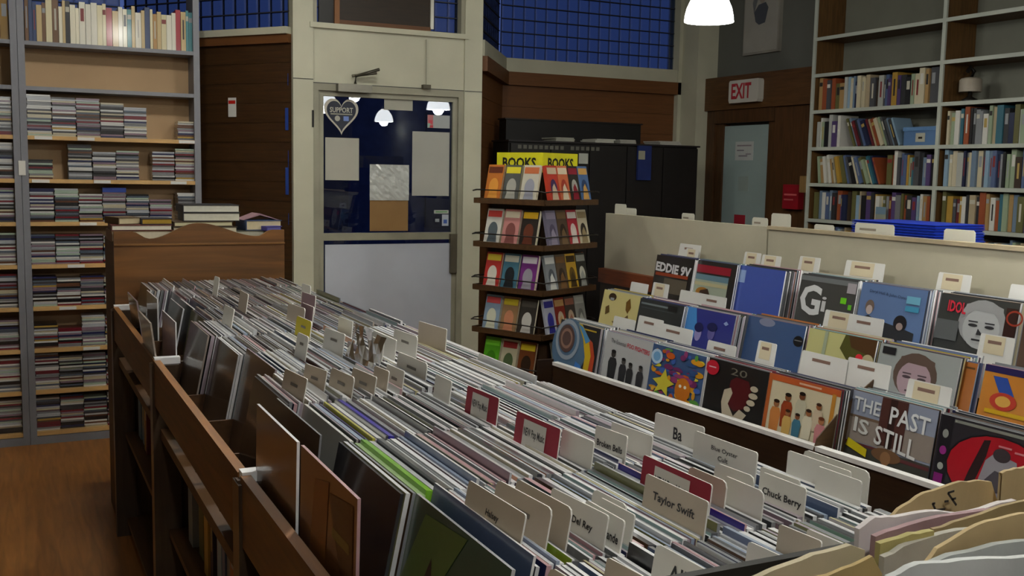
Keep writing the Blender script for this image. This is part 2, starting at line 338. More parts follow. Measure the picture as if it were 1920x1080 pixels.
art(pc, .4, .52, -.034, [('p', [(.35, .45), (.45, .4), (.62, .42), (.7, .62), (.62, .7), (.42, .68), (.3, .58)], '#4d4f52'), ('p', [(.3, .56), (.25, .72), (.33, .85), (.42, .8)], '#6a6b6a'), ('e', .53, .8, .1, .11, '#8d8478'), ('e', .53, .87, .11, .05, '#45413e')])
def notice(name, label, cat, y0, y1, z0, z1, h, shapes=None, x=5.0):
    o = thing(name, label, cat, (x, (y0+y1)/2, z0)); MB().box(-.002, 0, -(y1-y0)/2, (y1-y0)/2, 0, z1-z0, mat(h, .7, amt=.05)).build('sheet', o)
    if shapes: art(o, y1-y0, z1-z0, -.002, shapes)
notice('paper_notice', 'white handwritten paper notice taped high on the exit door pane', 'notice', 6.18, 6.39, 1.72, 1.86, '#b9bdbb', [('r', .1, .75, .9, .82, '#8a7f86'), ('r', .1, .5, .5, .56, '#7d7780'), ('r', .2, .2, .7, .27, '#837c84'), ('r', .6, .3, .9, .36, '#8a828a')])
notice('paper_notice', 'faded grey paper square on the middle of the exit door pane', 'notice', 6.22, 6.34, 1.49, 1.6, '#93a09b')
notice('red_sign', 'small dark red square sign low on the exit door pane', 'sign', 6.24, 6.37, 1.2, 1.31, '#94182a')
notice('paper_notice', 'pale strip of paper across the bottom of the exit door pane', 'notice', 6.08, 6.28, 1.08, 1.14, '#a5aaa6', [('r', .1, .3, .9, .5, '#7c8080')])
fb = thing('fire_alarm_box', 'dark red wall box beside the exit door frame', 'box', (4.97, 5.66, 1.38))
MB().box(-.05, 0, -.08, .08, 0, .17, mat('#8a1420', .45)).build('housing', fb); art(fb, .16, .17, -.05, [('r', .1, .55, .9, .62, '#cc6666'), ('r', .1, .35, .7, .41, '#b55a5a')])
# ------------------------------------------------------------------ bookcase
XF, XB = 4.8, 5.045
bc = thing('bookcase', 'tall dark wooden bookcase with pale shelf edges on the right wall', 'bookcase')
SHZ = [1.10, 1.33, 1.565, 1.80, 2.04, 2.275, 2.51]
YP = [5.36, 4.31, 3.26, 2.2]
for y in YP:
    p = MB().box(XF+.012, XB, y-.012, y+.012, 0, 3.1, M_SHWOOD).build('upright', bc); MB().box(XF, XF+.012, y-.012, y+.012, 0, 3.1, M_SHEDGE).build('edge_strip', p)
for k in range(3):
    for z in [.1, .35, .6, .85]+SHZ:
        if k == 0 and z < 1: continue
        p = MB().box(XF+.012, XB, YP[k+1]+.012, YP[k]-.012, z-.02, z, M_SHWOOD).build('shelf', bc)
        MB().box(XF, XF+.012, YP[k+1]+.012, YP[k]-.012, z-.022, z, M_SHEDGE).build('edge_strip', p)
MB().box(XB, XB+.004, YP[-1], YP[0], 0, 3.1, mat('#6a6b60', .8, amt=.05)).build('back_panel', bc)
tag(MB().box(4.785, 4.85, 5.372, 5.42, 1.5, 1.61, mat('#7b6038', .6, 'woodv')).build('wood_block', bc), 'small tan wooden block')
# ---- books
BM = {}
def book_mesh(t, h, d):
    k = (t, h, d)
    if k not in BM:
        a = MAT_COVER; p = M_PAGES
        BM[k] = (MB().box(0, .003, -t/2, t/2, 0, h, a).box(.003, d, -t/2, -t/2+.002, 0, h, a).box(.003, d, t/2-.002, t/2, 0, h, a)
                 .box(.003, d-.004, -t/2+.002, t/2-.002, .003, h-.004, p)).mesh('book')
    return BM[k]
MAT_COVER = mat('#555555', .5, 'flat')
BCOL = [('pale grey', '#a3a59f'), ('grey', '#7d8084'), ('cream', '#b9b096'), ('steel blue', '#65788c'), ('dark grey', '#45464a'), ('beige', '#a39478'), ('navy', '#1b2340'), ('cream', '#b8ae92'), ('dark brown', '#33261c'), ('grey', '#6d6e70'), ('white', '#c4c3bc'), ('maroon', '#5e1f26'), ('slate blue', '#4d5d80'),
        ('black', '#17171a'), ('tan', '#9a7c50'), ('teal', '#2e5f6e'), ('olive', '#5c5a34'), ('pale blue', '#7f99ad'), ('mustard', '#a58235'), ('violet', '#4b3a66'), ('rust', '#8a4526'), ('charcoal', '#2c2d30'), ('pale green', '#8b9a80')]
TQ = (.016, .02, .025, .031, .04); HQ = (.165, .18, .19, .2, .208)
SLM = {}
def spine_label(o, t, h, R):
    v = R.choice((0, 1, 2)); k = (t, h, v)
    if k not in SLM:
        b = MB()
        for z0, z1, q in (((.55, .85, .3),), ((.3, .8, .16),), ((.74, .86, .44),))[v]: b.faces([(-.0006, t*q, h*z0), (-.0006, -t*q, h*z0), (-.0006, -t*q, h*z1), (-.0006, t*q, h*z1)], [(0, 1, 2, 3)], MAT_COVER)
        SLM[k] = b.mesh('spine_print')
    c = link('spine_print', SLM[k], o); slots(c, FL(R.choice(['#b8b4a4', '#2a2826', '#a89050', '#8a8d90', '#7a2a2a', '#c4c2ba'])))
def book_row(place, where, y0, y1, z, group, R, hq=HQ, lean=None, name='book', d=.15, cols=BCOL, tq=TQ, gap=.0015):
    """books on edge from y0 (left) towards y1; place(s, ang, k) turns run length s into loc/rot"""
    s = y0; k = 0
    while True:
        t = R.choice(tq); h = R.choice(hq); a = lean(s) if lean else 0
        wd = t/math.cos(a)+gap
        if s+wd > y1: break
        k += 1; cn, ch = R.choice(cols); o = link(name, book_mesh(t, h, d)); slots(o, mat(ch, .5, 'flat', coat=.2), M_PAGES)
        if R.random() < .55: spine_label(o, t, h, R)
        loc, rot = place(s+wd/2, a, z+abs(math.sin(a))*t/2+.0005); o.location = loc; o.rotation_euler = rot
        tag(o, '%s %s book, %s from left %s' % ('thick' if t > .025 else 'slim', cn, nth(k), where), 'book', group); s += wd
    return s
R = random.Random(11)
def on_case(s, a, z): return (XF+.025+R.uniform(0, .02), 5.33-s, z), (-a, 0, 0)
BW = 1.01
gb = 'books in the tall bookcase'
def row(k, zi, s0, s1, nm, **kw): book_row(on_case, nm, s0+k*1.05, s1+k*1.05, SHZ[zi], gb, R, **kw)
row(0, 4, .005, BW, 'on the top full shelf, bookcase left bay')
row(0, 3, .005, .22, 'on left bay shelf with the blue box'); row(0, 3, .33, .75, 'among leaning books beside the blue box', lean=lambda s: .42, hq=(.17, .18, .19), gap=.004, tq=(.014, .018, .022, .027))
row(0, 2, .04, .6, 'among leaning books below the blue box', lean=lambda s: .1+.3*min(1, s/.45), hq=(.16, .175, .185), gap=.003, tq=(.014, .018, .022, .027)); row(0, 2, .62, BW, 'in the upright group below the blue box')
row(0, 1, .005, BW, 'on the lowest full shelf, bookcase left bay', hq=(.165, .175, .185, .19)); row(0, 0, .01, .36, 'on the bottom shelf, bookcase left bay', hq=(.165, .175, .185))
row(1, 3, .01, .55, 'on the upper full shelf, bookcase right bay'); row(1, 2, .01, .6, 'on the second full shelf, bookcase right bay'); row(1, 1, .01, .68, 'on the third full shelf, bookcase right bay'); row(1, 0, .2, .75, 'on the bottom shelf, bookcase right bay', hq=(.165, .175, .185))
bx = thing('storage_box', 'blue lidded cardboard box with a white label at the end of the leaning books', 'box', (XF+.02, 4.455, SHZ[3]))
MB().box(0, .17, -.12, .12, 0, .085, mat('#4d6d96', .6, amt=.08)).build('body', bx); MB().box(-.004, .175, -.125, .125, .085, .108, mat('#557aa6', .6)).build('lid', bx)
art(bx, .25, .1, 0, [('r', .38, .2, .66, .72, '#a9a89a'), ('r', .46, .38, .58, .5, '#2a2420')])
pc2 = thing('postcard', 'small landscape postcard propped before books on the left bay shelf', 'card', (XF+.008, 4.71, SHZ[1]+.0005))
MB().box(0, .003, -.04, .04, 0, .1, mat('#8d9384', .6, amt=.1)).build('sheet', pc2); art(pc2, .08, .1, 0, [('r', 0, .55, 1, 1, '#6c8597'), ('r', 0, .1, 1, .3, '#9a8f72'), ('r', 0, 0, 1, .08, '#8a2a22')])
lp = thing('spotlight', 'small clip-on spotlight with pale shade in the empty right bay of bookcase', 'lamp', (XF+.09, 4.18, SHZ[4]))
MB().lathe([(.0, 0), (.045, 0), (.045, .012), (.012, .03), (.01, .06)], M_BLACK).build('base', lp)
MB().lathe([(.06, .055), (.06, .12), (.05, .13), (.03, .135), (.0, .135)], mat('#9b9284', .5)).build('shade', lp)
MB().tube([(0, 0, .13), (.02, 0, .17), (-.01, 0, .19), (-.03, 0, .165)], .012, M_BLACK).build('neck', lp)

# ================================================================== black cabinet group in the far corner
bk = thing('black_cabinet', 'tall black cabinet standing behind the low black unit in the far corner', 'cabinet', (3.67, 6.5, 0))
MB().box(-.55, .55, .01, .12, 0, 1.96, mat('#100e0d', .5)).build('body', bk); MB().box(-.56, .56, 0, .125, 1.96, 1.97, mat('#181413', .5)).build('top', bk)
b2 = thing('black_rack', 'low black unit with pale faded lettering between spinner and exit door', 'cabinet', (3.76, 6.2, 0))
MB().box(-.76, .76, .02, .26, 0, 1.8, mat('#121010', .5)).build('body', b2)
for i in range(5): MB().box(-.75+i*.302, -.455+i*.302, 0, .02, .03, 1.79, mat('#161312', .45)).build('door_panel', b2)
MB().box(-.77, .77, -.005, .265, 1.8, 1.812, mat('#1c1718', .5)).build('top', b2)
pr = MB()
for i in range(16):
    if i != 9: pr.box(-.70+i*.04, -.674+i*.04, -.003, 0, 1.755, 1.78, mat('#57564e', .6))
pr.build('faded_lettering', b2)['kind'] = 'stuff'
bd = thing('blue_binder', 'dark blue binder with a pale label on the front of the black unit', 'binder', (4.045, 6.195, 1.56), PI/2)
MB().box(-.02, 0, -.055, .055, 0, .24, mat('#17265c', .5)).build('cover', bd); art(bd, .11, .24, -.02, [('r', .0, .6, .5, .85, '#8f8d7c')])
nt_ = thing('paper_note', 'small white paper note stuck on the black unit above the book spinner', 'note', (3.56, 6.197, 1.665), PI/2)
MB().box(-.003, 0, -.036, .036, 0, .07, mat('#aeb0a6', .7)).build('sheet', nt_)
for k, (x, wd, h) in enumerate(((3.42, .14, '#8d8c80'), (3.74, .15, '#a8a79c'), (3.92, .13, '#97958c'), (4.28, .18, '#a29f96'))):
    o = thing('paper_stack', 'pale stack of papers on top of the black unit, %s from the left' % nth(k+1), 'papers', (x, 6.31, 1.8125), 0, 'papers on the black unit')
    for j in range(3): MB().box(-wd/2, wd/2, -.1, .1, j*.009, j*.009+.008, mat(h, .8)).build('sheet_bundle', o, (rnd.uniform(-.01, .01), 0, 0), (0, 0, rnd.uniform(-.06, .06)))

# ================================================================== CD shelves on the left
def cd_unit(label, x0, x1):
    u = thing('cd_shelf', label, 'shelf', ((x0+x1)/2, 6.37, 0)); hw = (x1-x0)/2
    for sx in (-1, 1): MB().box(sx*hw-(.035 if sx > 0 else 0), sx*hw+(.035 if sx < 0 else 0), 0, .24, 0, 2.6, M_GREYM).build('upright', u)
    MB().box(-hw+.03, hw-.03, .2, .215, .05, 2.45, M_TAN).build('back_panel', u)
    for i, z in enumerate(CDZ):
        top = i < 2
        MB().box(-hw+.035, hw-.035, .004, .2, z-.022, z, M_GREYM if top else M_LIP).build('shelf', u)
    MB().box(-hw+.035, hw-.035, .0, .2, 0, .045, M_GREYM).build('plinth', u)
    return u
CDZ = [2.265, 2.02, 1.75, 1.51, 1.27, 1.03, .79, .55, .31, .07]
cu = cd_unit('grey metal CD shelf unit with tan back panel left of the door', .085, 1.05)
cu2 = cd_unit('grey CD shelf unit cut off by the left edge of the picture', -.9, .083)
for x, z in ((.2, 1.75), (.42, 1.75), (.97, 1.75), (.18, 1.51), (.5, 1.51), (.92, 1.51), (.42, 1.27), (.62, 1.27), (.35, 1.03), (.3, .79), (.42, .55)):
    MB().box(x-.045, x+.045, 6.368, 6.372, z-.02, z-.002, M_PAPER).build('label_tag', cu, (-.5675, -6.37, 0))
tag(MB().box(.07, .105, 6.364, 6.369, 1.53, 1.61, M_PAPER).build('price_card'), 'white card taped to the grey upright between the CD shelf units', 'card')
CDC = [('white', '#c9c9c6'), ('black', '#1d1c1f'), ('grey', '#7c7d80'), ('dark grey', '#3b3a3e'), ('mauve', '#806b78'), ('dark red', '#6d1f2a'), ('pale green', '#9fb0a0'), ('navy', '#25294e'), ('silver', '#a9acb2'), ('brown', '#5d3c2c'), ('ochre', '#a3853e'), ('slate', '#505a68'), ('cream', '#b9b199')]
CDW = [7, 5, 6, 5, 4, 4, 3, 3, 6, 2, 1, 3, 4]
cdme = MB().box(0, .13, -.0615, .0615, 0, .0092, mat('#777777', .3, 'flat')).mesh('cd_case')
cd_count = [0]; cds = MB(); SHN = {1.75: 'third CD shelf', 1.51: 'fourth CD shelf', 1.27: 'fifth CD shelf'}
def cd_mat(h): return mat(h, .22, 'flat', spec=.6, coat=.5)
def cd_stack(x, z, n, R, where, name=None):
    for i in range(n):
        cn, ch = R.choices(CDC, CDW)[0]; dx = R.uniform(-.003, .003); dy = R.uniform(-.004, .004)
        loc = (x+dx, 6.405+dy, z+.0005+i*.0099)
        if where and cd_count[0] < 300:
            cd_count[0] += 1; o = link('cd_case', cdme, None, loc, (0, 0, PI/2)); slots(o, cd_mat(ch))
            tag(o, '%s CD case, %s from the bottom of %s' % (cn, nth(i+1), where), 'CD', 'CDs on the left shelf')
        else: cds.box(0, .13, -.0615, .0615, 0, .0092, cd_mat(ch), Matrix.Translation(loc) @ Matrix.Rotation(PI/2, 4, 'Z'))
R = random.Random(5)
cx = lambda i: .183+i*.1265
lay = {1.75: [(0, 23), (1, 22), (2, 22), (3, 20), (4, 18), (6.35, 11)], 1.51: [(0, 11), (1.62, 20), (2.63, 16), (3.64, 17), (5.2, 17), (6.22, 19)], 1.27: [(0, 19), (1.02, 19), (2.02, 16), (3.03, 17), (4.03, 16), (5.05, 13), (6.3, 17)]}
for z, L in lay.items():
    for k, (i, n) in enumerate(L): cd_stack(cx(i), z, n, R, '%s stack on the %s' % (nth(k+1), SHN[z]))
for z, ns in {1.03: (17, 17, 17, 16, 14), .79: (17, 16, 17, 16, 15), .55: (14, 11, 18, 17, 14), .31: (21, 20, 20, 19, 18), .07: (19, 20, 18, 20, 17)}.items():
    for i, n in enumerate(ns): cd_stack(cx(i), z, n, R, None)
for z, n in ((1.75, 21), (1.51, 20), (1.27, 19), (1.03, 18), (.79, 19), (.55, 17), (.31, 19), (.07, 19)):
    for i in range(2): cd_stack(-.018-i*.128, z, n-i, R, None)
tag(cds.build('cd_cases'), 'rows of stacked CD cases filling the lower and leftmost shelves', 'CDs', kind='stuff')
bs = thing('blue_box_set', 'blue box set lying on the fourth CD stack of the fifth shelf', 'box set', (cx(3.03), 6.402, 1.27+17*.0099+.001), PI/2)
MB().box(0, .13, -.064, .064, 0, .026, mat('#27408f', .3, 'flat', coat=.5)).build('case', bs)
for x, z, nm in ((.345, 1.51, 'beside the short CD stack'), (.835, 1.51, 'between CD stacks')):
    o = thing('cd_divider', 'grey plastic CD divider card %s on the fourth shelf' % nm, 'card', (x, 6.45, z), PI/2); MB().box(0, .003, -.022, .022, 0, .1, mat('#8d8e8a', .5)).build('card', o); art(o, .044, .1, 0, [('r', .35, .15, .65, .8, '#55565a')])
# books on the top shelf
def on_cd(s, a, z): return (.125+s, 6.4+R.uniform(0, .01), z), (0, -a, PI/2)
TOPC = [('cream', '#d6cca6'), ('ivory', '#e0dac2'), ('pale tan', '#bfa878'), ('off-white', '#dcd8c8'), ('cream', '#cfc59f'), ('white', '#d8d4c4'), ('tan', '#a87f46'), ('black', '#1c1b20'), ('slate', '#40505c'), ('red', '#9c2531'), ('teal', '#3f7f86'), ('brown', '#6b4a2c'), ('navy', '#263a63'), ('grey', '#8f8c80')]
book_row(on_cd, 'on the top shelf of the CD unit', .0, .895, 2.265, 'books on the top CD shelf', random.Random(21), hq=(.2, .215, .225, .235), cols=TOPC, d=.16, tq=(.014, .018, .022, .027, .031), lean=lambda s: 0)
def on_cd2(s, a, z): return (-.35+s, 6.4, z), (0, -a, PI/2)
book_row(on_cd2, 'on top shelf of the leftmost unit', .0, .395, 2.265, 'books on the leftmost top shelf', random.Random(23), hq=(.225, .235), cols=[('brown', '#6a441c'), ('dark brown', '#3d2612'), ('gold', '#8a6a28')], d=.16, tq=(.03, .04), lean=lambda s: 0)

# ================================================================== record island
RT = 1.115; RH = .311     # record top height, sleeve size
isl = thing('record_island', 'long pine record browser with open bins and lower book shelf', 'record bin')
PY = [.69, 2.01, 3.33, 4.65]
for a, b in zip(PY, PY[1:]):
    MB().box(.395, .415, a+.012, b-.012, .86, 1.0, mat('#5a3817', .5, 'woody', amt=.3, scale=4), None, M_PINE).build('front_rail', isl)  # face coloured darker than the edges, painting in the rail's shade
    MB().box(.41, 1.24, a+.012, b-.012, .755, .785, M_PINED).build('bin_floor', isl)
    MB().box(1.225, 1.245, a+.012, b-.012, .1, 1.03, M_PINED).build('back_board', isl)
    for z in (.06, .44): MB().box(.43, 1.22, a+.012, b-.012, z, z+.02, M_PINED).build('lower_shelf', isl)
for k, y in enumerate(PY):
    p = MB().box(.39, 1.24, y-.012, y+.012, 0, .99, mat('#4c382a', .4, 'woodv', amt=.2)).build('partition', isl)
    MB().box(.388, .47, y-.03, y+.03, 0, .985, mat('#3e3126', .3, 'woodv', amt=.2)).build('post', p)
    tag(MB().box(.398, .475, y-.016, y+.016, .986, 1.006, M_WHITE).build('white_cap', p), 'white plastic cap')
# thin bin dividers
for y in [PY[j]+.33*i for j in range(3) for i in (1, 2, 3)]: MB().box(.415, 1.225, y-.004, y+.004, .82, .95, M_PINED).build('bin_divider', isl)
# end cabinet at the near end that carries the sleeve crate
nc = thing('end_counter', 'wooden counter at the near end of the record island under the crate', 'counter', (.8, .4, 0))
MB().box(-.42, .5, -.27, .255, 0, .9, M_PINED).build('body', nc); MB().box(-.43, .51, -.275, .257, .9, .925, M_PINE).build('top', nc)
# scalloped end board + cabinet
ec = thing('end_cabinet', 'pine cabinet with scalloped top board at the far end of the record island', 'cabinet', (.773, 4.695, 0))
prof = [(-.365, .95)]; N = 40
def scal(x):
    u = (x+.365)/.73
    if u < .1: return 1.315-.0*u
    if u < .2: return 1.315-.032*(1-math.cos((u-.1)/.1*PI))/2
    if u < .48: return 1.283+.067*(1-math.cos((u-.2)/.28*PI))/2
    if u < .84: return 1.29+.06*(1+math.cos((u-.48)/.36*PI))/2
    if u < .92: return 1.29+.028*(1-math.cos((u-.84)/.08*PI))/2
    return 1.318
pts = [(-.365, .8)]+[(-.365+.73*i/N, scal(-.365+.73*i/N)) for i in range(N+1)]+[(.365, .8)]
MB().prism(pts, 0, .02, 'y', mat('#6c4722', .42, 'woodx', amt=.5, scale=1.6)).build('scalloped_board', ec)
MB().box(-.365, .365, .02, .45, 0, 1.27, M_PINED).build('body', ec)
MB().box(-.365, .365, -.012, 0, 1.255, 1.262, mat('#7d552a', .4)).build('groove_line', ec)
# lower-shelf books of the island (spines to the left aisle)
R = random.Random(31)
def on_isl(s, a, z): return (.47+R.uniform(0, .04), 4.6-s, z), (-a, 0, 0)
LOWC = BCOL+[('yellow', '#b98a1e'), ('orange', '#a8621c'), ('white', '#c8c4b8')]
for k, (z, s0, s1) in enumerate(((.46, .06, 1.2), (.46, 1.34, 2.52), (.08, 1.34, 1.35), (.08, 1.34, 2.5))):
    book_row(on_isl, 'on the %s shelf under the %s record bins' % ('upper' if z > .3 else 'floor', 'middle' if k % 2 else 'far'), s0, s1, z, 'books under the record island', R, hq=(.22, .245, .26, .29), cols=LOWC, d=.2, tq=(.04, .05, .06, .075))
# ---- records of the island
FACES = [('grey', '#6d7074'), ('black', '#1a1b1e'), ('dark grey', '#3a3c40'), ('white', '#c9c8c6'), ('pale grey', '#9b9da0'), ('mauve', '#7d6873'), ('slate blue', '#4a5878'), ('navy', '#1d2350'), ('wine red', '#6d1a28'), ('brown', '#553a26'), ('pale teal', '#7f9a9a'), ('olive', '#6c6d43'), ('cream', '#b5ab90'), ('orange', '#a8632a'), ('pink', '#b08a92'), ('lime', '#7fa026'), ('yellow', '#b5a12e'), ('violet', '#2a1f8a')]
FWT = [8, 7, 7, 7, 8, 4, 4, 2, 2, 3, 4, 2, 4, 1, 2, .4, .7, .3]
EDGES = ['#dcdde0', '#c4c6ca', '#8d9094', '#f0f0f2', '#55575c', '#a79aa4', '#3a3b40', '#c09aa0', '#9aa9bf', '#b9b083']; EWT = [7, 6, 4, 6, 3, 2, 3, 1.5, 2, 1]
RTH = (.0036, .005, .007, .0105)
RME = {t: MB().box(-t/2, t/2, -RH/2, RH/2, 0, RH, mat('#666666', .3, 'flat'), None, mat('#bbbbbb', .3, 'flat')).mesh('record_sleeve') for t in RTH}
def rec_mat(h): return mat(h, .4, 'flat', spec=.5, coat=.8)
def edge_mat(h): return mat(h, .28, 'flat', spec=.6, coat=.7)
# divider cards: top-left and top-right corner of each card in plan (x, y), text, colours
CARDS = [((.547, 1.238), (.559, 1.081), 'Halsey', 'k'), ((.581, 1.226), (.603, 1.089), '-', 'k'), ((.61, 1.22), (.623, 1.08), '', 'k'), ((.643, 1.183), (.663, 1.055), 'Lana Del Rey', 'w'),
 ((.668, 1.084), (.668, .992), 'Ariana Grande', 'w'), ((.698, 1.165), (.707, 1.087), '', 'w'), ((.683, 1.12), (.688, 1.042), '', 'w'), ((.655, .949), (.662, .845), 'AJR', 'w'),
 ((.789, 1.162), (.796, 1.024), 'Taylor Swift', 'k'), ((.838, 1.257), (.844, 1.094), 'NEW Pop Music', 'r'), ((.877, 1.195), (.879, 1.109), '', 'k'), ((.918, 1.19), (.931, 1.11), '', 'w'),
 ((.897, 1.143), (.9, 1.056), '', 'w'), ((.95, 1.096), (.957, 1.01), 'Chuck Berry', 'w'), ((.978, 1.16), (.986, 1.082), '', 'w'), ((1.055, 1.128), (1.062, 1.043), '', 'w'), ((1.075, 1.214), (1.085, 1.087), '', 'w'),
 ((1.1, 1.207), (1.107, 1.073), '', 'w'), ((.993, 1.404), (1.01, 1.257), 'Blue Oyster|Cult', 'w'), ((1.015, 1.493), (1.04, 1.371), 'Ba', 'w'), ((.869, 1.411), (.884, 1.328), 'Broken Bells', 'w'),
 ((.915, 1.439), (.932, 1.33), '', 'w'), ((.786, 1.577), (.8, 1.434), 'NEW Pop Music', 'r'), ((.812, 1.434), (.82, 1.34), '', 'w'), ((.798, 1.816), (.812, 1.687), 'NEW Pop Music', 'r'), ((.791, 1.964), (.792, 1.88), '', 'w'),
 ((.831, 2.312), (.847, 2.145), '-', 'w'), ((.857, 2.573), (.863, 2.403), '', 'w'), ((.907, 2.556), (.924, 2.409), '-', 'w'), ((1.009, 2.646), (1.035, 2.483), '', 'k'), ((.815, 2.438), (.812, 2.336), '', 'w'),
 ((.748, 2.949), (.764, 2.816), '-', 'y'), ((.747, 2.655), (.774, 2.525), '-', 'w'), ((.659, 2.583), (.668, 2.497), '-', 'w'), ((0.576, 2.208), (0.613, 2.109), '-', 'k'), ((0.625, 2.175), (0.652, 2.051), '-', 'k'),
 ((0.669, 2.159), (0.695, 2.037), '-', 'k'), ((0.715, 2.137), (0.727, 2.061), '', 'k'), ((0.743, 2.136), (0.754, 2.042), '-', 'w'), ((0.525, 2.178), (0.551, 2.05), '-', 'k'), ((.51, .936), (.526, .846), '', 'k'),
 ((.579, .935), (.605, .805), '', 'k'), ((.752, .907), (.763, .809), '', 'w'), ((.819, .932), (.828, .866), '', 'k'), ((.838, .906), (.847, .795), 'Ac', 'w'), ((.72, 3.593), (.717, 3.462), '', 'k'), ((.902, 3.407), (.922, 3.275), '', 'm'), ((.795, 3.25), (.822, 3.1), '', 'k'),
 ((.6, 3.25), (.61, 3.13), '', 'w'), ((.86, 2.9), (.87, 2.78), '', 'w'), ((.98, 3.75), (.99, 3.65), '', 'w'), ((.72, 4.1), (.73, 4.03), '', 'w'), ((.83, 3.2), (.84, 3.08), '', 'm')]
CARD_EDGE = mat('#dcdad4', .6, 'flat'); TW = {'Halsey': .2, 'Lana Del Rey': .52, 'Ariana Grande': .8, 'AJR': .36, 'Taylor Swift': .6, 'Chuck Berry': .8, 'Broken Bells': .72, 'Ba': .16, 'Ac': .32}
CC = {'k': ('tan', '#b3a796'), 'w': ('white', '#d2d0c8'), 'r': ('dark red', '#8f1f33'), 'y': ('yellow', '#c9b91f'), 'm': ('mauve', '#8a7078')}
ROWN = ['nearest island row', 'second island row', 'third island row', 'fourth island row', 'fifth island row', 'sixth island row', 'seventh island row', 'eighth island row', 'ninth island row', 'tenth island row', 'eleventh island row', 'farthest island row']
rowY = [PY[j]+.012+i*.327+.163 for j in range(3) for i in range(4)]
def tilt(x): return .20-.14*min(1, max(0, (x-.48)/.5))
def row_of(y): return min(range(12), key=lambda i: abs(rowY[i]-y))
cards_in = {i: [] for i in range(12)}
for c in CARDS: cards_in[row_of((c[0][1]+c[1][1])/2)].append(((c[0][0]+c[1][0])/2, c))
FIRST = {0: None, 1: ('green', '#24402f'), 2: ('brown', '#6b4120'), 3: ('brown', '#5c3a1c'), 4: ('black', '#17171a'), 5: ('brown', '#4a3a30'), 6: ('dark grey', '#3a3631'), 7: ('brown', '#3a2a20'), 8: ('white', '#a9adab'), 9: ('dark grey', '#2b3328'), 10: ('dark grey', '#2e3430'), 11: ('olive', '#2c3a22')}
rec_stuff = MB(); rec_n = [0]; REC_MAX = [210]; R = random.Random(77)
STUFF = [rec_stuff]
def put_record(x, y, z, th, t, cn, ch, eh, yawj, label, group, force=False):
    M = None
    if force or (label and rec_n[0] < REC_MAX[0]):
        rec_n[0] += 1; o = link('record_sleeve', RME[t], None, (x, y, z), (0, th, yawj)); slots(o, rec_mat(ch), edge_mat(eh))
        return tag(o, label, 'record', group)
    M = Matrix.Translation((x, y, z)) @ Matrix.Rotation(yawj, 4, 'Z') @ Matrix.Rotation(th, 4, 'Y')
    STUFF[0].box(-t/2, t/2, -RH/2, RH/2, 0, RH, rec_mat(ch), M, edge_mat(eh))
order = [1, 2, 3, 0, 4, 5, 6, 7, 8, 9, 10, 11]
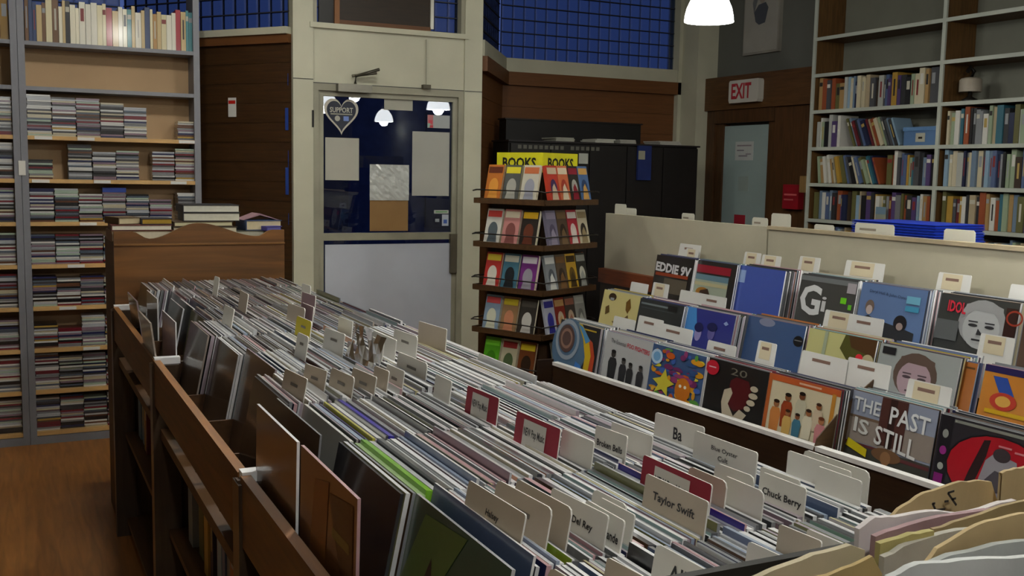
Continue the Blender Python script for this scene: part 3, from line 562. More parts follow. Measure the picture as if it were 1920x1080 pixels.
for ri in order:
    y = rowY[ri]; x = {0: .5, 1: .455, 2: .428, 3: .426, 4: .437, 5: .49, 6: .47, 7: .45, 8: .43, 9: .48, 10: .46, 11: .45}[ri]; k = 0; xe = 1.06 if ri < 5 else 1.09
    cs = sorted(cards_in[ri]); rise = 0.0
    while x < xe:
        t = R.choices(RTH, [3, 6, 5, 2.5])[0]; k += 1
        if ri == 1 and k == 2: x += .02
        if ri == 2 and k in (2, 3): x += (.004, .0)[k-2]
        if ri == 3 and k in (2, 3): x += (.004, .016)[k-2]
        if ri in (8, 9, 10) and k in (2, 3): x += .03
        if ri in (2, 3) and k == 1: pass
        th = tilt(x)+.0
        if ri in (8, 10) and k < 3: th = -.12 if k == 1 else .0
        if ri in (2, 3) and k == 1: th = .02
        if ri == 3 and k == 2: th = .1
        cn, ch = R.choices(FACES, FWT)[0]; eh = R.choices(EDGES, EWT)[0]
        if ri >= 7 and R.random() < .5: eh = R.choice(['#8d9094', '#6b6e70', '#55575c', '#9a8f86', '#7d7078'])
        if k == 1 and FIRST.get(ri): cn, ch = FIRST[ri]; t = .005
        if ri == 2 and k == 2: cn, ch, t = 'black', '#15151f', .005
        if ri == 2 and k == 6: cn, ch, eh, t = 'bright green', '#5f9410', '#6fae14', .0105
        if ri == 2 and k == 5: cn, ch, eh = 'pale green', '#8fae74', '#a7c48c'
        if ri == 3 and k == 3: cn, ch, eh, t = 'pale grey', '#a8aaa4', '#d8d8d4', .007
        if ri == 3 and k == 6: cn, ch, eh = 'navy', '#1c1a4c', '#2c2a62'
        if ri == 3 and k == 7: cn, ch, eh = 'yellow', '#b8b43a', '#c6c24a'
        if ri == 3 and k == 11: cn, ch, eh, t = 'violet blue', '#24168c', '#2a1aa0', .0105
        topx = x+math.sin(th)*RH
        hit = [c for c in cs if abs(c[0]-topx) < .0052]
        if hit: x += .0025; topx = x+math.sin(th)*RH
        if [c for c in cs if abs(c[0]-topx) < .0035]: x += .006; topx = x+math.sin(th)*RH
        dz = R.uniform(0, .006)+(R.uniform(.006, .014) if R.random() < .06 else 0)
        lab = '%s record sleeve, %s from the aisle end in the %s' % (cn, nth(k), ROWN[ri]) if ri < 4 else None
        o = put_record(x, y+R.uniform(-.005, .004), .8345-.004*ri-(.004 if ri in (6, 8, 10) else 0)+dz+abs(math.sin(th))*t/2, th, t, cn, ch, eh, R.uniform(-.004, .004), lab, 'records in the island bins')
        if o is not None and ri == 1 and k == 1:
            art(o, RH, RH, -t/2, [('p', [(0, .6), (.15, .95), (.6, .98), (.3, .55), (.1, .4)], '#4d5d2c'), ('p', [(.1, 0), (.22, .6), (.3, .8), (.42, .55), (.62, .1), (.6, 0)], '#33211a'), ('p', [(.35, 0), (.45, .25), (.62, .3), (.8, .1), (.8, 0)], '#4a3030')])
            o['label'] = 'record sleeve with dark green painted cover at the front of the second row'
        if o is not None and ri == 2 and k == 1:
            art(o, RH, RH, -t/2, [('p', [(.1, 0), (.3, .9), (.55, .95), (.5, .5), (.75, 0)], '#7a4a22'), ('p', [(.55, .9), (.95, .95), (.95, .2), (.8, .5)], '#4b2c14'), ('r', .62, .7, .9, .75, '#6a5a24')])
        if o is not None and ri == 3 and k == 3:
            art(o, RH, RH, -t/2, [('p', [(0, 0), (.1, .8), (.2, .86), (.25, .4), (.3, 0)], '#5a6f7c'), ('p', [(.22, 0), (.28, .6), (.45, .78), (.58, .55), (.62, 0)], '#3b3a38'), ('e', .42, .72, .14, .1, '#46433e')])
            o['label'] = 'pale record sleeve with a shadowy figure print at the front of the fourth row'
        near = [c for c in cs if -.02 < c[0]-topx < .06]
        x += t+R.choice((.0012, .002, .0035, .006) if not near else (.001, .0015))
    for kk, (xc, c) in enumerate(cs):
        (ax, ay), (bx_, by), body, col = c; wd = math.hypot(ax-bx_, ay-by); cn, ch = CC[col]
        yc = min(max((ay+by)/2, y-.155+wd/2), y+.155-wd/2); th = tilt(xc-.04); H = .26; zt = 1.183-(.01 if ri > 5 else 0)-(.012 if ri == 4 else 0)+R.uniform(-.005, .005)
        o = thing('divider_card', None, 'divider card', (xc-math.sin(th)*H, yc, zt-H*math.cos(th)), 0, 'divider cards in the island'); o.rotation_euler = (0, th, math.atan2(bx_-ax, -(by-ay))*.5+R.uniform(-.01, .01))
        nicer = body.replace('|', ' ')
        where = 'in the %s' % ROWN[ri]
        o['label'] = ('%s divider card reading %s %s' % (cn, nicer, where)) if len(nicer) > 1 else '%s divider card, %s from the aisle end %s' % (cn, nth(kk+1), where)
        rr = R.choice((.003, .004, .009)); hw = wd/2
        pts = [(-hw, 0), (hw, 0), (hw, H-rr), (hw-rr*.3, H-rr*.3), (hw-rr, H), (-hw+rr, H), (-hw+rr*.3, H-rr*.3), (-hw, H-rr)]
        MB().prism(pts, -.0012, .0012, 'x', mat(ch, .6, amt=.05, scale=8), CARD_EDGE).build('card', o)
        sh = []
        if col == 'r': sh += [('r', .2, .79, .72, .97, '#c9c5bd')]; box_ = (.22, .85, .7, .92)
        else:
            tw = TW.get(body, .5); tw = min(.88, tw*1.12); th_ = tw*wd/max(2, len(body))*1.9/H; box_ = (.5-tw/2, .9-th_/2, .5+tw/2, .9+th_/2)
        if body == '-': sh += [('r', .36, .895, .68, .92, '#6f6a64')]
        elif '|' in body:
            p, q = body.split('|'); sh += [('t', .3, .915, .72, .95, p, .01, 0, '#2a2a2c'), ('t', .42, .87, .58, .9, q, .01, 0, '#2a2a2c')]
        elif body: sh += [('t', *box_, body, .02, 0, '#1a1a1e')]
        if sh: art(o, wd, H, -.0012, sh)
tag(rec_stuff.build('record_sleeves'), 'packed record sleeves filling the far rows of the island bins', 'records', kind='stuff')
# loose plastic sleeve over the middle of the island
pl = thing('plastic_sleeve', 'crumpled clear plastic sleeve sticking up in the middle of the island', 'sleeve', (.76, 2.4, 1.1)); rn = random.Random(9)
nx = 8; vs = [(rn.uniform(-.004, .004)+.03*j/5, -.12+.24*i/nx, .11*j/5+rn.uniform(-.006, .006)) for j in range(6) for i in range(nx+1)]
MB().faces(vs, [(j*(nx+1)+i, j*(nx+1)+i+1, (j+1)*(nx+1)+i+1, (j+1)*(nx+1)+i) for j in range(5) for i in range(nx)], glass_mat('clear_plastic', (.95, .95, .96), 1.12, .15)).build('film', pl)
# books lying on the far cabinet
def flat_book(label, x, y, z, wx, wy, h, rz, cover, group=None, pages='#d6cfb6'):
    o = thing('book', label, 'book', (x, y, z), rz, group)
    MB().box(-wx/2, wx/2, -wy/2, wy/2, 0, .003, mat(cover, .5, 'flat')).box(-wx/2, wx/2, -wy/2, wy/2, h-.003, h, mat(cover, .5, 'flat')).box(-wx/2, -wx/2+.004, -wy/2, wy/2, .003, h-.003, mat(cover, .5, 'flat')).build('cover', o)
    MB().box(-wx/2+.004, wx/2-.004, -wy/2+.005, wy/2-.005, .003, h-.003, mat(pages, .8, amt=.05, scale=60)).build('pages', o)
ZC = 1.27
gB = 'books lying on the far pine cabinet'
flat_book('closed book with cream page edges lowest in the left pile on the cabinet', .53, 4.84, ZC, .26, .22, .046, .02, '#6a4a30', gB)
flat_book('thin book with pale page edges second in the left pile on the cabinet', .53, 4.84, ZC+.047, .25, .22, .024, -.02, '#5c2a28', gB, '#e8e4d2')
flat_book('small dark book with yellow spine on top of the left pile', .59, 4.82, ZC+.072, .13, .14, .026, .04, '#1b1c28', gB, '#a88a30')
flat_book('brown paperback at the left end of the cabinet top', .46, 4.84, ZC+.072, .1, .15, .03, .3, '#55432c', gB, '#c9bd98')
flat_book('lowest book of the tall middle pile on the cabinet', .80, 4.87, ZC, .28, .22, .06, 0, '#3a3122', gB)
flat_book('book with cream pages in the middle pile just above the crest', .79, 4.87, ZC+.061, .26, .2, .022, .05, '#4a3a2a', gB, '#d8d3ac')
flat_book('thick hardback with white pages second from the top of middle pile', .835, 4.88, ZC+.084, .25, .2, .038, -.03, '#232326', gB, '#dedbc8')
flat_book('dark hardback with white pages on top of the middle pile', .83, 4.88, ZC+.123, .25, .2, .034, .01, '#1c1c20', gB, '#dcdacb')
flat_book('low grey book under the right pile on the cabinet', 1.03, 4.88, ZC, .2, .2, .04, 0, '#4e5048', gB, '#b9b8a6')
flat_book('open-topped paperback with cream pages on the right of the cabinet', 1.06, 4.87, ZC+.041, .17, .15, .045, .12, '#39496a', gB, '#cdbf9c')
pf = thing('paperback', 'curled paperback tented over the right pile of books', 'book', (1.05, 4.88, ZC+.087), .1)
MB().prism([(-.08, 0), (.0, .03), (.09, 0), (.085, -.0005), (.0, .022), (-.075, -.0005)], -.06, .06, 'y', mat('#8a6a72', .5)).build('cover', pf)
flat_book('violet paperback at the right end of the cabinet top', 1.1, 4.78, ZC+.041, .08, .05, .02, .3, '#3f3a86', gB, '#6a66a6')

# ================================================================== stepped record bins on the right
rb = thing('record_bin', 'stepped record bin with white panel back and dark front board', 'record bin')
def vbox(p0, p1, z0, z1, th, m, name, par):
    p0 = Vector(p0); p1 = Vector(p1); d = p1-p0
    return MB().box(0, d.length, 0, th, z0, z1, m).build(name, par, (p0.x, p0.y, 0), (0, 0, math.atan2(d.y, d.x)))
DARKB = mat('#2a1a0e', .45, 'woodx', amt=.25)
fbd = vbox((2.03, 3.74), (2.19, 1.0), .1, .803, .02, DARKB, 'front_board', rb)
tag(vbox((2.026, 3.74), (2.186, 1.0), .803, .817, .026, mat('#d9d8d6', .35), 'white_edge', rb), 'white plastic edge')
MB().box(2.03, 3.1, 3.875, 3.89, .1, .8, DARKB).box(2.25, 3.1, 4.03, 4.06, .1, .85, DARKB).box(2.65, 3.1, 4.3, 4.33, .1, .95, mat('#6b4020', .5, 'woodx')).build('end_panel', rb)
MB().box(2.03, 2.38, 1.0, 3.875, .63, .655, DARKB).build('bin_floor', rb); MB().box(2.38, 2.72, 1.0, 4.05, .73, .752, DARKB).build('bin_floor', rb); MB().box(2.72, 3.1, 1.0, 4.32, .87, .892, DARKB).build('bin_floor', rb)
MB().box(2.335, 2.35, 1.0, 3.875, .655, .82, DARKB).build('step_board', rb); MB().box(2.70, 2.715, 1.0, 4.05, .752, .95, DARKB).build('step_board', rb)
MB().box(2.1, 3.1, 1.0, 3.7, .05, .1, DARKB).build('plinth', rb)
MB().box(3.1, 3.125, 3.71, 5.12, .05, 1.375, M_BACKP).build('back_panel', rb); MB().box(3.1, 3.125, 1.0, 3.70, .05, 1.37, M_BACKP).build('back_panel', rb)
MB().box(3.09, 3.135, 1.0, 3.70, 1.365, 1.38, mat('#a89a80', .5)).build('cap_rail', rb)
MB().box(3.06, 3.1, 4.33, 5.12, .98, 1.06, mat('#7d3f1c', .5, 'woody')).build('orange_ledge', rb)
MB().box(3.075, 3.1, 4.33, 5.12, .05, .98, DARKB).build('lower_board', rb)
MB().prism([(2.06, .655), (2.33, .655), (2.33, 1.0), (2.22, .93), (2.12, .84)], 2.27, 2.274, 'y', mat('#4a3520', .5, 'woodx')).build('bin_divider', rb)
# records in the right bins
def squeeze(shapes, q=.63):
    f = lambda v: 1-(1-v)*q
    out = []
    for sh in shapes:
        t = sh[0]; sh = list(sh)
        if t in 'rt': sh[2] = f(sh[2]); sh[4] = f(sh[4])
        if t == 't': sh[7] *= q
        if t == 'p': sh[1] = [(u, f(v)) for u, v in sh[1]]
        if t == 'e' or t == 'ring': sh[2] = f(sh[2]); sh[4] *= q
        out.append(tuple(sh))
    return out
def pile(x, y, zt, n, th, where, yawz=0, cover=None, ind=True, seed=0, W=RH):
    """n sleeves leaning back, cover of the first one printed"""
    R2 = random.Random(seed); zb = zt-RH*math.cos(th); xb = x-math.sin(th)*RH; s = 0
    for i in range(n):
        t = R2.choices(RTH, [3, 6, 4, 1])[0]; cn, ch = R2.choices(FACES, FWT)[0]; eh = R2.choices(EDGES, EWT)[0]
        if i == 0 and cover: ch = cover[1]; cn = cover[0]; t = .005
        lab = cover[2] if i == 0 and cover else '%s record sleeve, %s behind cover %s' % (cn, nth(i), where)
        if i > 0: s += t/2+R2.uniform(.0008, .003)
        o = put_record(xb+s, y+(R2.uniform(-.006, .006) if i else 0), zb+R2.uniform(-.006, .004)*(i > 0), th-.0012*i, t, cn, ch, eh, yawz, lab, 'records in the right bins', force=(i == 0))
        s += t/2
        if i == 0 and cover: art(o, RH, RH, -t/2, squeeze(cover[3]))
def face(u, v, s, skin, hair, shade):
    return [('e', u, v+.06*s, .2*s, .27*s, hair), ('e', u, v, .155*s, .23*s, skin), ('p', [(u-.17*s, v+.1*s), (u-.15*s, v+.26*s), (u, v+.33*s), (u+.16*s, v+.26*s), (u+.17*s, v+.1*s), (u+.1*s, v+.19*s), (u-.08*s, v+.2*s)], hair),
            ('e', u-.07*s, v+.03*s, .04*s, .018*s, shade), ('e', u+.07*s, v+.03*s, .04*s, .018*s, shade), ('r', u-.11*s, v+.065*s, u-.03*s, v+.08*s, shade), ('r', u+.03*s, v+.065*s, u+.11*s, v+.08*s, shade),
            ('p', [(u-.02*s, v), (u+.03*s, v-.07*s), (u-.03*s, v-.07*s)], shade), ('r', u-.06*s, v-.14*s, u+.06*s, v-.12*s, shade)]
blobs = []
rq = random.Random(4)
for i in range(95): blobs.append(('e', rq.uniform(.06, .94), rq.uniform(.05, .95), rq.uniform(.03, .1), rq.uniform(.02, .07), rq.choice(['#c48a1e', '#8a3a6a', '#3a5aa0', '#4f8a3a', '#b8541e', '#cfc23a', '#6a2a58', '#2c4a7a', '#d0a040'])))
fam = []
for (u, v, s, b_, sk, hr) in ((.18, .08, 1.0, '#b8763e', '#8a5a3a', '#2a1a12'), (.33, .2, 1.05, '#8a3a1c', '#7a4a2c', '#1c120c'), (.36, .05, .85, '#c4a05a', '#8a5a3a', '#3a2416'), (.52, .3, 1.0, '#b4b09a', '#6b4028', '#1c140e'), (.5, .06, .8, '#3a6a80', '#7a4a30', '#241610'), (.64, .12, .9, '#c9c2ac', '#8a5a3a', '#2a1a12'), (.76, .28, .85, '#bfae96', '#8a5636', '#3a2216'), (.82, .03, .95, '#b8787c', '#a06a48', '#6a3a22')): fam += person_sil(u, v, s, b_, sk, hr)
rs2 = MB(); STUFF[0] = rs2; REC_MAX[0] = 288
ROW1 = [(2.143, 3.866-.157, ('dark', '#23262a', 'record sleeve with rainbow arc cover at the far end of the front row', [('e', .3, .45, .44, .62, '#4f6b86'), ('p', [(.55, 1), (.75, .75), (.86, .4), (.84, 0), (.72, 0), (.72, .35), (.62, .7), (.45, 1)], '#c2a324'), ('p', [(.75, .75), (.86, .4), (.84, 0), (.95, 0), (.95, .4), (.86, .68)], '#b0452a'), ('p', [(.45, 1), (.58, .95), (.8, .7), (.7, .62), (.6, .8)], '#4a86b4'), ('ring', .24, .6, .3, .44, .06, '#8d98a6'), ('e', .22, .62, .2, .3, '#54403e'), ('ring', .22, .62, .15, .22, .04, '#86685c'), ('p', [(.5, 0), (.72, 0), (.66, .14), (.52, .2)], '#3f78c0'), ('r', .62, .9, .92, .93, '#b09430')])),
 (2.16, 3.513-.157, ('pale grey', '#aeb0b2', 'grey record sleeve with four dark standing figures and The Essential lettering', [('t', .12, .8, .45, .88, 'The Essential', 0, -.03, '#2a2c32'), ('t', .48, .77, .96, .86, 'FOO FIGHTERS', .02, -.04, '#b4283a')]+person_sil(.22, .0, 1.25, '#26282c', '#3a3836', '#1c1c1e')+person_sil(.46, .0, 1.05, '#2c2d31', '#4a4846', '#202022')+person_sil(.62, .0, .95, '#2a2b2f', '#3e3c3a', '#1c1c1e')+person_sil(.84, .0, .95, '#303135', '#4a4644', '#202022'))),
 (2.165, 3.19-.157, ('blue', '#35507a', 'record sleeve with crowded colourful cartoon cover and round blue sticker', blobs+[('p', [(.1, .35), (.25, .42), (.32, .6), (.38, .42), (.52, .36), (.4, .27), (.42, .1), (.3, .2), (.16, .12), (.22, .27)], '#c4b83a'), ('e', .68, .3, .14, .22, '#b86a1c'), ('e', .63, .36, .025, .03, '#d8d8d0'), ('e', .72, .36, .025, .03, '#d8d8d0'), ('e', .12, .78, .11, .14, '#a9c2d8'), ('e', .12, .78, .07, .09, '#6a9cc8')])),
 (2.185, 2.885-.157, ('black', '#101113', 'black record sleeve with a pale hand holding a dark red shape and red sticker', [('t', .42, .8, .68, .92, '20', 0, 0, '#6a665c'), ('p', [(.42, .3), (.44, .7), (.52, .78), (.72, .76), (.78, .62), (.72, .3), (.56, .2)], '#4a1418'), ('p', [(.4, 0), (.34, .3), (.36, .52), (.46, .58), (.5, .5), (.45, .3), (.56, .12), (.64, .26), (.76, .2), (.66, .0)], '#b3a894'), ('e', .82, .66, .06, .05, '#b3a894'), ('e', .82, .54, .07, .05, '#b3a894'), ('e', .8, .42, .065, .05, '#b3a894'), ('e', .76, .31, .05, .045, '#b3a894'), ('e', .12, .84, .11, .13, '#b01c30'), ('r', .06, .84, .18, .86, '#d8b0b4')])),
 (2.2, 2.58-.157, ('cream', '#c9bfa2', 'cream record sleeve with orange border and a painted group of people', [('r', 0, .9, 1, 1, '#b0552a'), ('r', 0, 0, .07, 1, '#a8582c'), ('r', .9, 0, .95, .92, '#b07a30'), ('r', .45, .935, .75, .965, '#cda48c')]+fam)),
 (2.262, 2.278-.157, ('grey blue', '#8a92a6', 'record sleeve with THE PAST IS STILL in white letters over a porch photo', [('r', .0, .25, 1, .62, '#8a7f78'), ('r', 0, .6, .42, .64, '#6a5646'), ('r', .38, .3, .68, 1, '#4a2c28'), ('r', .48, .28, .56, 1, '#2c1a18'), ('r', 0, .0, 1, .22, '#3c3c36'), ('r', 0, .2, .45, .24, '#5a2c30'), ('r', .62, .14, 1, .19, '#5a2c30'), ('e', .52, .17, .17, .1, '#6a4c34'), ('e', .52, .13, .06, .1, '#8a6444'), ('t', .06, .72, .38, .92, 'THE', .015, -.02, '#c9ccce'), ('t', .5, .64, .94, .9, 'PAST', .015, -.03, '#d8dadc'), ('t', .1, .4, .28, .62, 'IS', .02, -.03, '#c6c6c4'), ('t', .36, .3, .84, .58, 'STILL', .015, -.08, '#d4d4d4'), ('p', [(.06, .28), (.3, .18), (.3, .06), (.04, .16)], '#c4b41c')])),
 (2.257, 1.945-.157, ('dark', '#25232b', 'record sleeve with a large red picture disc and black-and-white guitarist print', [('r', .02, 0, .14, 1, '#1c1a20'), ('r', .15, .93, 1, .97, '#7d7f78'), ('e', .08, .75, .03, .06, '#8a8c88'), ('e', .08, .52, .035, .06, '#8a2a7a'), ('e', .08, .3, .03, .05, '#9a9c98'), ('r', .03, .05, .12, .2, '#7a1c6c'), ('e', .62, .4, .5, .5, '#16161a'), ('e', .62, .4, .48, .48, '#a01624'), ('p', [(.3, .0), (.36, .35), (.46, .8), (.52, .82), (.5, .6), (.42, .2), (.4, 0)], '#2a1c1e'), ('p', [(.42, 0), (.5, .55), (.58, .68), (.78, .62), (.82, .3), (.74, 0)], '#8d8a92'), ('e', .64, .66, .08, .09, '#3a3438'), ('p', [(.52, .3), (.6, .45), (.72, .42), (.74, .2), (.58, .15)], '#46424a'), ('r', .6, .76, .72, .785, '#c07a80'), ('r', .75, .73, .84, .755, '#c07a80')]))]
for k, (x, y, cv) in enumerate(ROW1): pile(x, y, .975, [14, 15, 13, 12, 13, 12, 10][k], .15, 'of %s bin, front right row' % nth(k+1), .04, cv, seed=100+k)
flag = lambda *a: list(a)
ROW2 = [(2.49, 4.09-.157, ('pale yellow', '#c6bb7e', 'pale yellow record sleeve with brown brush-drawn birds in the middle row', [('e', .25, .86, .1, .09, '#3a2c1c'), ('r', .2, .78, .3, .84, '#8a8f94'), ('p', [(.12, .6), (.2, .66), (.24, .5), (.14, .42)], '#5a4420'), ('p', [(.62, .8), (.7, .9), (.76, .7), (.7, .55), (.64, .62)], '#6a4c1c'), ('p', [(.6, .4), (.72, .52), (.78, .3), (.66, .2)], '#5a4420'), ('p', [(.35, .3), (.5, .36), (.46, .2)], '#6a5426')])),
 (2.47, 3.755-.157, ('dark grey', '#23282a', 'dark record sleeve with a faint reddish figure under glossy plastic', [('r', .04, .88, .7, .92, '#6a7478'), ('r', .06, .8, .8, .82, '#3c4648'), ('e', .45, .4, .16, .22, '#4a3432'), ('e', .62, .3, .12, .26, '#58403a'), ('r', .66, .84, .86, .96, '#15181a')])),
 (2.5, 3.46-.157, ('deep blue', '#22297c', 'deep blue record sleeve with two faces in blue light', [('p', [(0, 0), (0, 1), (.22, 1), (.3, .6), (.2, 0)], '#3f7fc0'), ('e', .34, .5, .07, .16, '#8a82b4'), ('e', .34, .62, .09, .1, '#1a1c50'), ('e', .6, .56, .07, .15, '#5a5490'), ('e', .6, .68, .1, .09, '#171a4a'), ('p', [(.8, .8), (.85, .85), (.9, .8), (.85, .76)], '#8a9cc8'), ('t', .62, .32, .78, .4, 'ACE', .02, 0, '#a8a8b4')])),
 (2.57, 3.15-.157, ('dusk blue', '#34507e', 'dusk blue record sleeve with tiny tower and round black sticker', [('e', .35, .93, .14, .08, '#7a7f98'), ('r', 0, 0, 1, .12, '#4a4650'), ('p', [(.34, .1), (.38, .5), (.41, .5), (.43, .1)], '#7a5444'), ('e', .92, .7, .08, .1, '#15161a'), ('r', .86, .7, .98, .72, '#6a6a6c')])),
 (2.57, 2.81-.157, ('pale yellow', '#bdbb80', 'pale yellow and olive record sleeve with a painted boat and red dot sticker', [('p', [(.55, 1), (.5, .75), (.75, .4), (1, .35), (1, 1)], '#4c4c1e'), ('p', [(.6, 1), (.66, .8), (1, .7), (1, 1)], '#4a3016'), ('p', [(.05, .5), (.2, .42), (.55, .4), (.6, .36), (.3, .3), (.08, .4)], '#b08a2a'), ('r', .25, .3, .3, 1, '#9aa48c'), ('e', .92, .62, .08, .12, '#b4a884'), ('p', [(.45, .3), (.6, .5), (.64, .48), (.5, .26)], '#b4502a'), ('e', .8, .66, .05, .06, '#d8283a')])),
 (2.565, 2.47-.157, ('pale grey', '#969c9c', 'pale grey record sleeve with a curly haired portrait', face(.5, .5, 1.35, '#a8909a', '#5c4a42', '#4a3c44')+[('r', .05, .84, .22, .96, '#18181c')])),
 (2.572, 2.07-.157, ('orange', '#c07a22', 'orange and yellow record sleeve with blue cartoon stripes', [('r', 0, .9, 1, 1, '#241c50'), ('p', [(.1, .85), (.25, .85), (.35, .6), (.2, .6)], '#2a4a9c'), ('r', .5, .62, .7, .86, '#2f5cb0'), ('r', .52, .7, .68, .76, '#b8b4a8'), ('e', .25, .5, .14, .13, '#b83a2a'), ('e', .25, .5, .08, .08, '#d0a04a'), ('e', .65, .5, .18, .08, '#b83a2a'), ('r', .08, .3, .95, .36, '#c8a018')]))]
for k, (x, y, cv) in enumerate(ROW2): pile(x, y, 1.068, [12, 13, 14, 13, 12, 12, 9][k], .2, 'of %s bin, middle right row' % nth(k+1), .03, cv, seed=200+k)
pile(2.585, 2.47-.2, 1.058, 3, .2, 'beside the curly haired portrait', .03, ('amber', '#a8642a', 'amber record sleeve peeking out beside the curly haired portrait', [('r', .88, .9, .98, .93, '#5a3a1c')]), seed=230)
ROW3 = [(2.86, 4.225-.157, ('black', '#1b1816', 'black record sleeve with white EDDIE 9V lettering in the back row', [('t', .02, .6, .95, .84, 'EDDIE 9V', .045, -.05, '#c9c8cc'), ('r', .04, .5, .9, .58, '#8a3a20'), ('r', .3, .1, .9, .46, '#5a5246')])),
 (2.88, 3.99-.157-.05, ('black', '#1e1b19', 'black record sleeve with red band and a cloudy landscape painting', [('r', .08, .72, .88, .9, '#8a1c2c'), ('r', .08, .1, .86, .68, '#9aa392'), ('r', .08, .55, .86, .68, '#5f7d8c'), ('r', .08, .42, .86, .5, '#b3ab86'), ('e', .3, .26, .16, .12, '#a0702a'), ('p', [(.2, .1), (.25, .3), (.42, .36), (.55, .1)], '#3a2a22'), ('r', .08, .1, .86, .16, '#8d8a72')])),
 (2.9, 3.62-.157+.03, ('plain blue', '#3a50a4', 'plain blue record sleeve with a pale sticker in the back row', [('r', .03, .62, .2, .9, '#8ba3d0')])),
 (2.9, 3.24-.157, ('grey', '#3c3d3c', 'grey record sleeve under clear plastic with a large white letter G', [('r', 0, .88, 1, .98, '#6a6e70'), ('t', .04, .2, .42, .82, 'G', .03, -.02, '#cfd0d2'), ('t', .44, .3, .52, .6, 'i', .01, 0, '#c2c2c4'), ('r', .84, .74, .99, .94, '#a09aa0'), ('r', .76, .52, .86, .64, '#6cc820'), ('r', .9, .42, .96, .52, '#5cb02a')])),
 (2.9, 2.908-.157, ('steel blue', '#56709c', 'steel blue record sleeve with two small figures and a teal sticker', [('t', .14, .82, .72, .89, 'Daryl Hall & John Oates', 0, -.05, '#23304a'), ('e', .18, .56, .07, .13, '#6a5a50'), ('e', .18, .5, .05, .09, '#b0a09c'), ('p', [(.08, .0), (.1, .34), (.18, .4), (.28, .34), (.7, .26), (.9, .2), (.9, 0)], '#2a2c30'), ('e', .68, .34, .1, .15, '#1c1a1e'), ('e', .68, .28, .05, .07, '#9a8884'), ('r', .72, .72, .92, .86, '#6aa6c0'), ('r', .72, .58, .92, .68, '#3f8aac')])),
 (2.91, 2.547-.157, ('dark grey', '#2e302f', 'dark record sleeve with a black-and-white portrait of spiky pale hair and red lettering', face(.58, .48, 1.5, '#a4a6a8', '#8f9092', '#26262a')+[('t', .12, .7, .36, .9, 'IDOL', .03, -.02, '#c0283c'), ('r', 0, .2, .3, .55, '#55585a'), ('r', .86, .2, 1, .9, '#2c1612'), ('ring', .97, .74, .1, .13, .02, '#8a3020')])),
 (2.92, 2.22-.157, ('brown', '#4a3428', 'brown record sleeve at the near end of the back row', [('r', .1, .6, .9, .9, '#6a5040')]))]
for k, (x, y, cv) in enumerate(ROW3): pile(x, y, 1.212, [9, 10, 12, 12, 12, 11, 8][k], .16, 'of %s bin, back right row' % nth(k+1), 0, cv, seed=300+k)
for x, zt, th in ((2.26, .975, .15), (2.575, 1.068, .2), (2.92, 1.212, .16)):     # near bins just outside the picture
    for yb in (1.42, 1.09):
        s_ = 0
        for i in range(11):
            t = R.choices(RTH, [3, 6, 4, 1])[0]; put_record(x-math.sin(th)*RH+s_, yb, zt-RH*math.cos(th), th, t, '', R.choices(FACES, FWT)[0][1], R.choices(EDGES, EWT)[0], .02, None, None); s_ += t+.002
tag(rs2.build('record_sleeves'), 'packed record sleeves behind the front covers of the right bins', 'records', kind='stuff')
# white divider cards of the right bins: x, centre y, top z, width, height shown, tag colour, text
RC = [(2.30, 3.62, 1.005, .16, '', 0), (2.31, 3.44, 1.03, .17, '-', 0), (2.31, 3.27, 1.02, .22, '-', 0), (2.31, 2.98, 1.0, .16, '-', 0), (2.30, 2.72, 1.045, .09, '-', 1), (2.33, 2.48, 1.04, .2, '-', 0), (2.34, 2.30, 1.05, .17, '-', 0), (2.33, 2.06, 1.03, .15, '-', 1), (2.37, 1.62, 1.08, .14, 'Iggy Pop', 0), (2.40, 1.58, 1.12, .15, '-', 0),
      (2.63, 4.02, 1.10, .14, '', 0), (2.64, 3.86, 1.115, .12, '-', 1), (2.66, 3.66, 1.1, .15, '', 0), (2.66, 3.5, 1.1, .17, '-', 0), (2.7, 2.8, 1.12, .16, '-', 1), (2.7, 2.68, 1.12, .16, '-', 0), (2.72, 2.16, 1.13, .12, '-', 1), (2.7, 1.95, 1.1, .16, '-', 0),
      (3.03, 4.19, 1.262, .17, '-', 0), (3.0, 4.13, 1.245, .1, '-', 1), (3.02, 3.7, 1.26, .11, '-', 1), (3.01, 3.56, 1.258, .12, '-', 1), (3.02, 3.33, 1.27, .12, '-', 1), (3.03, 3.03, 1.275, .2, '-', 1), (3.03, 2.6, 1.27, .14, '-', 1), (3.02, 2.24, 1.26, .24, '-', 0)]
for k, (x, y, zt, wd, body, tagc) in enumerate(RC):
    rown = 'front' if x < 2.45 else 'middle' if x < 2.8 else 'back'; H = .2; th = .17
    kk = sum(1 for c in RC[:k+1] if ('front' if c[0] < 2.45 else 'middle' if c[0] < 2.8 else 'back') == rown)
    o = thing('divider_card', 'white divider card%s, %s from the far end of the %s right row' % (' reading '+body if len(body) > 1 else '', nth(kk), rown), 'divider card', (x-math.sin(th)*H, y, zt-H*math.cos(th)), 0, 'divider cards in the right bins'); o.rotation_euler = (0, th, .02)
    hw = wd/2; MB().prism([(-hw-.006, 0), (hw+.006, 0), (hw, H-.004), (hw-.004, H), (-hw+.004, H), (-hw, H-.004)], -.001, .001, 'x', mat('#cfcfcc', .6, amt=.03)).build('card', o)
    sh = []
    if tagc: sh.append(('r', .15, .7, .75, .985, '#c9bea2'))
    if body == '-': sh.append(('r', .25, .86, .65, .91, '#7d6258'))
    elif body: sh.append(('t', .18, .8, .82, .9, body, .01, -.01, '#55565c'))
    if sh: art(o, wd, H, -.001, sh)
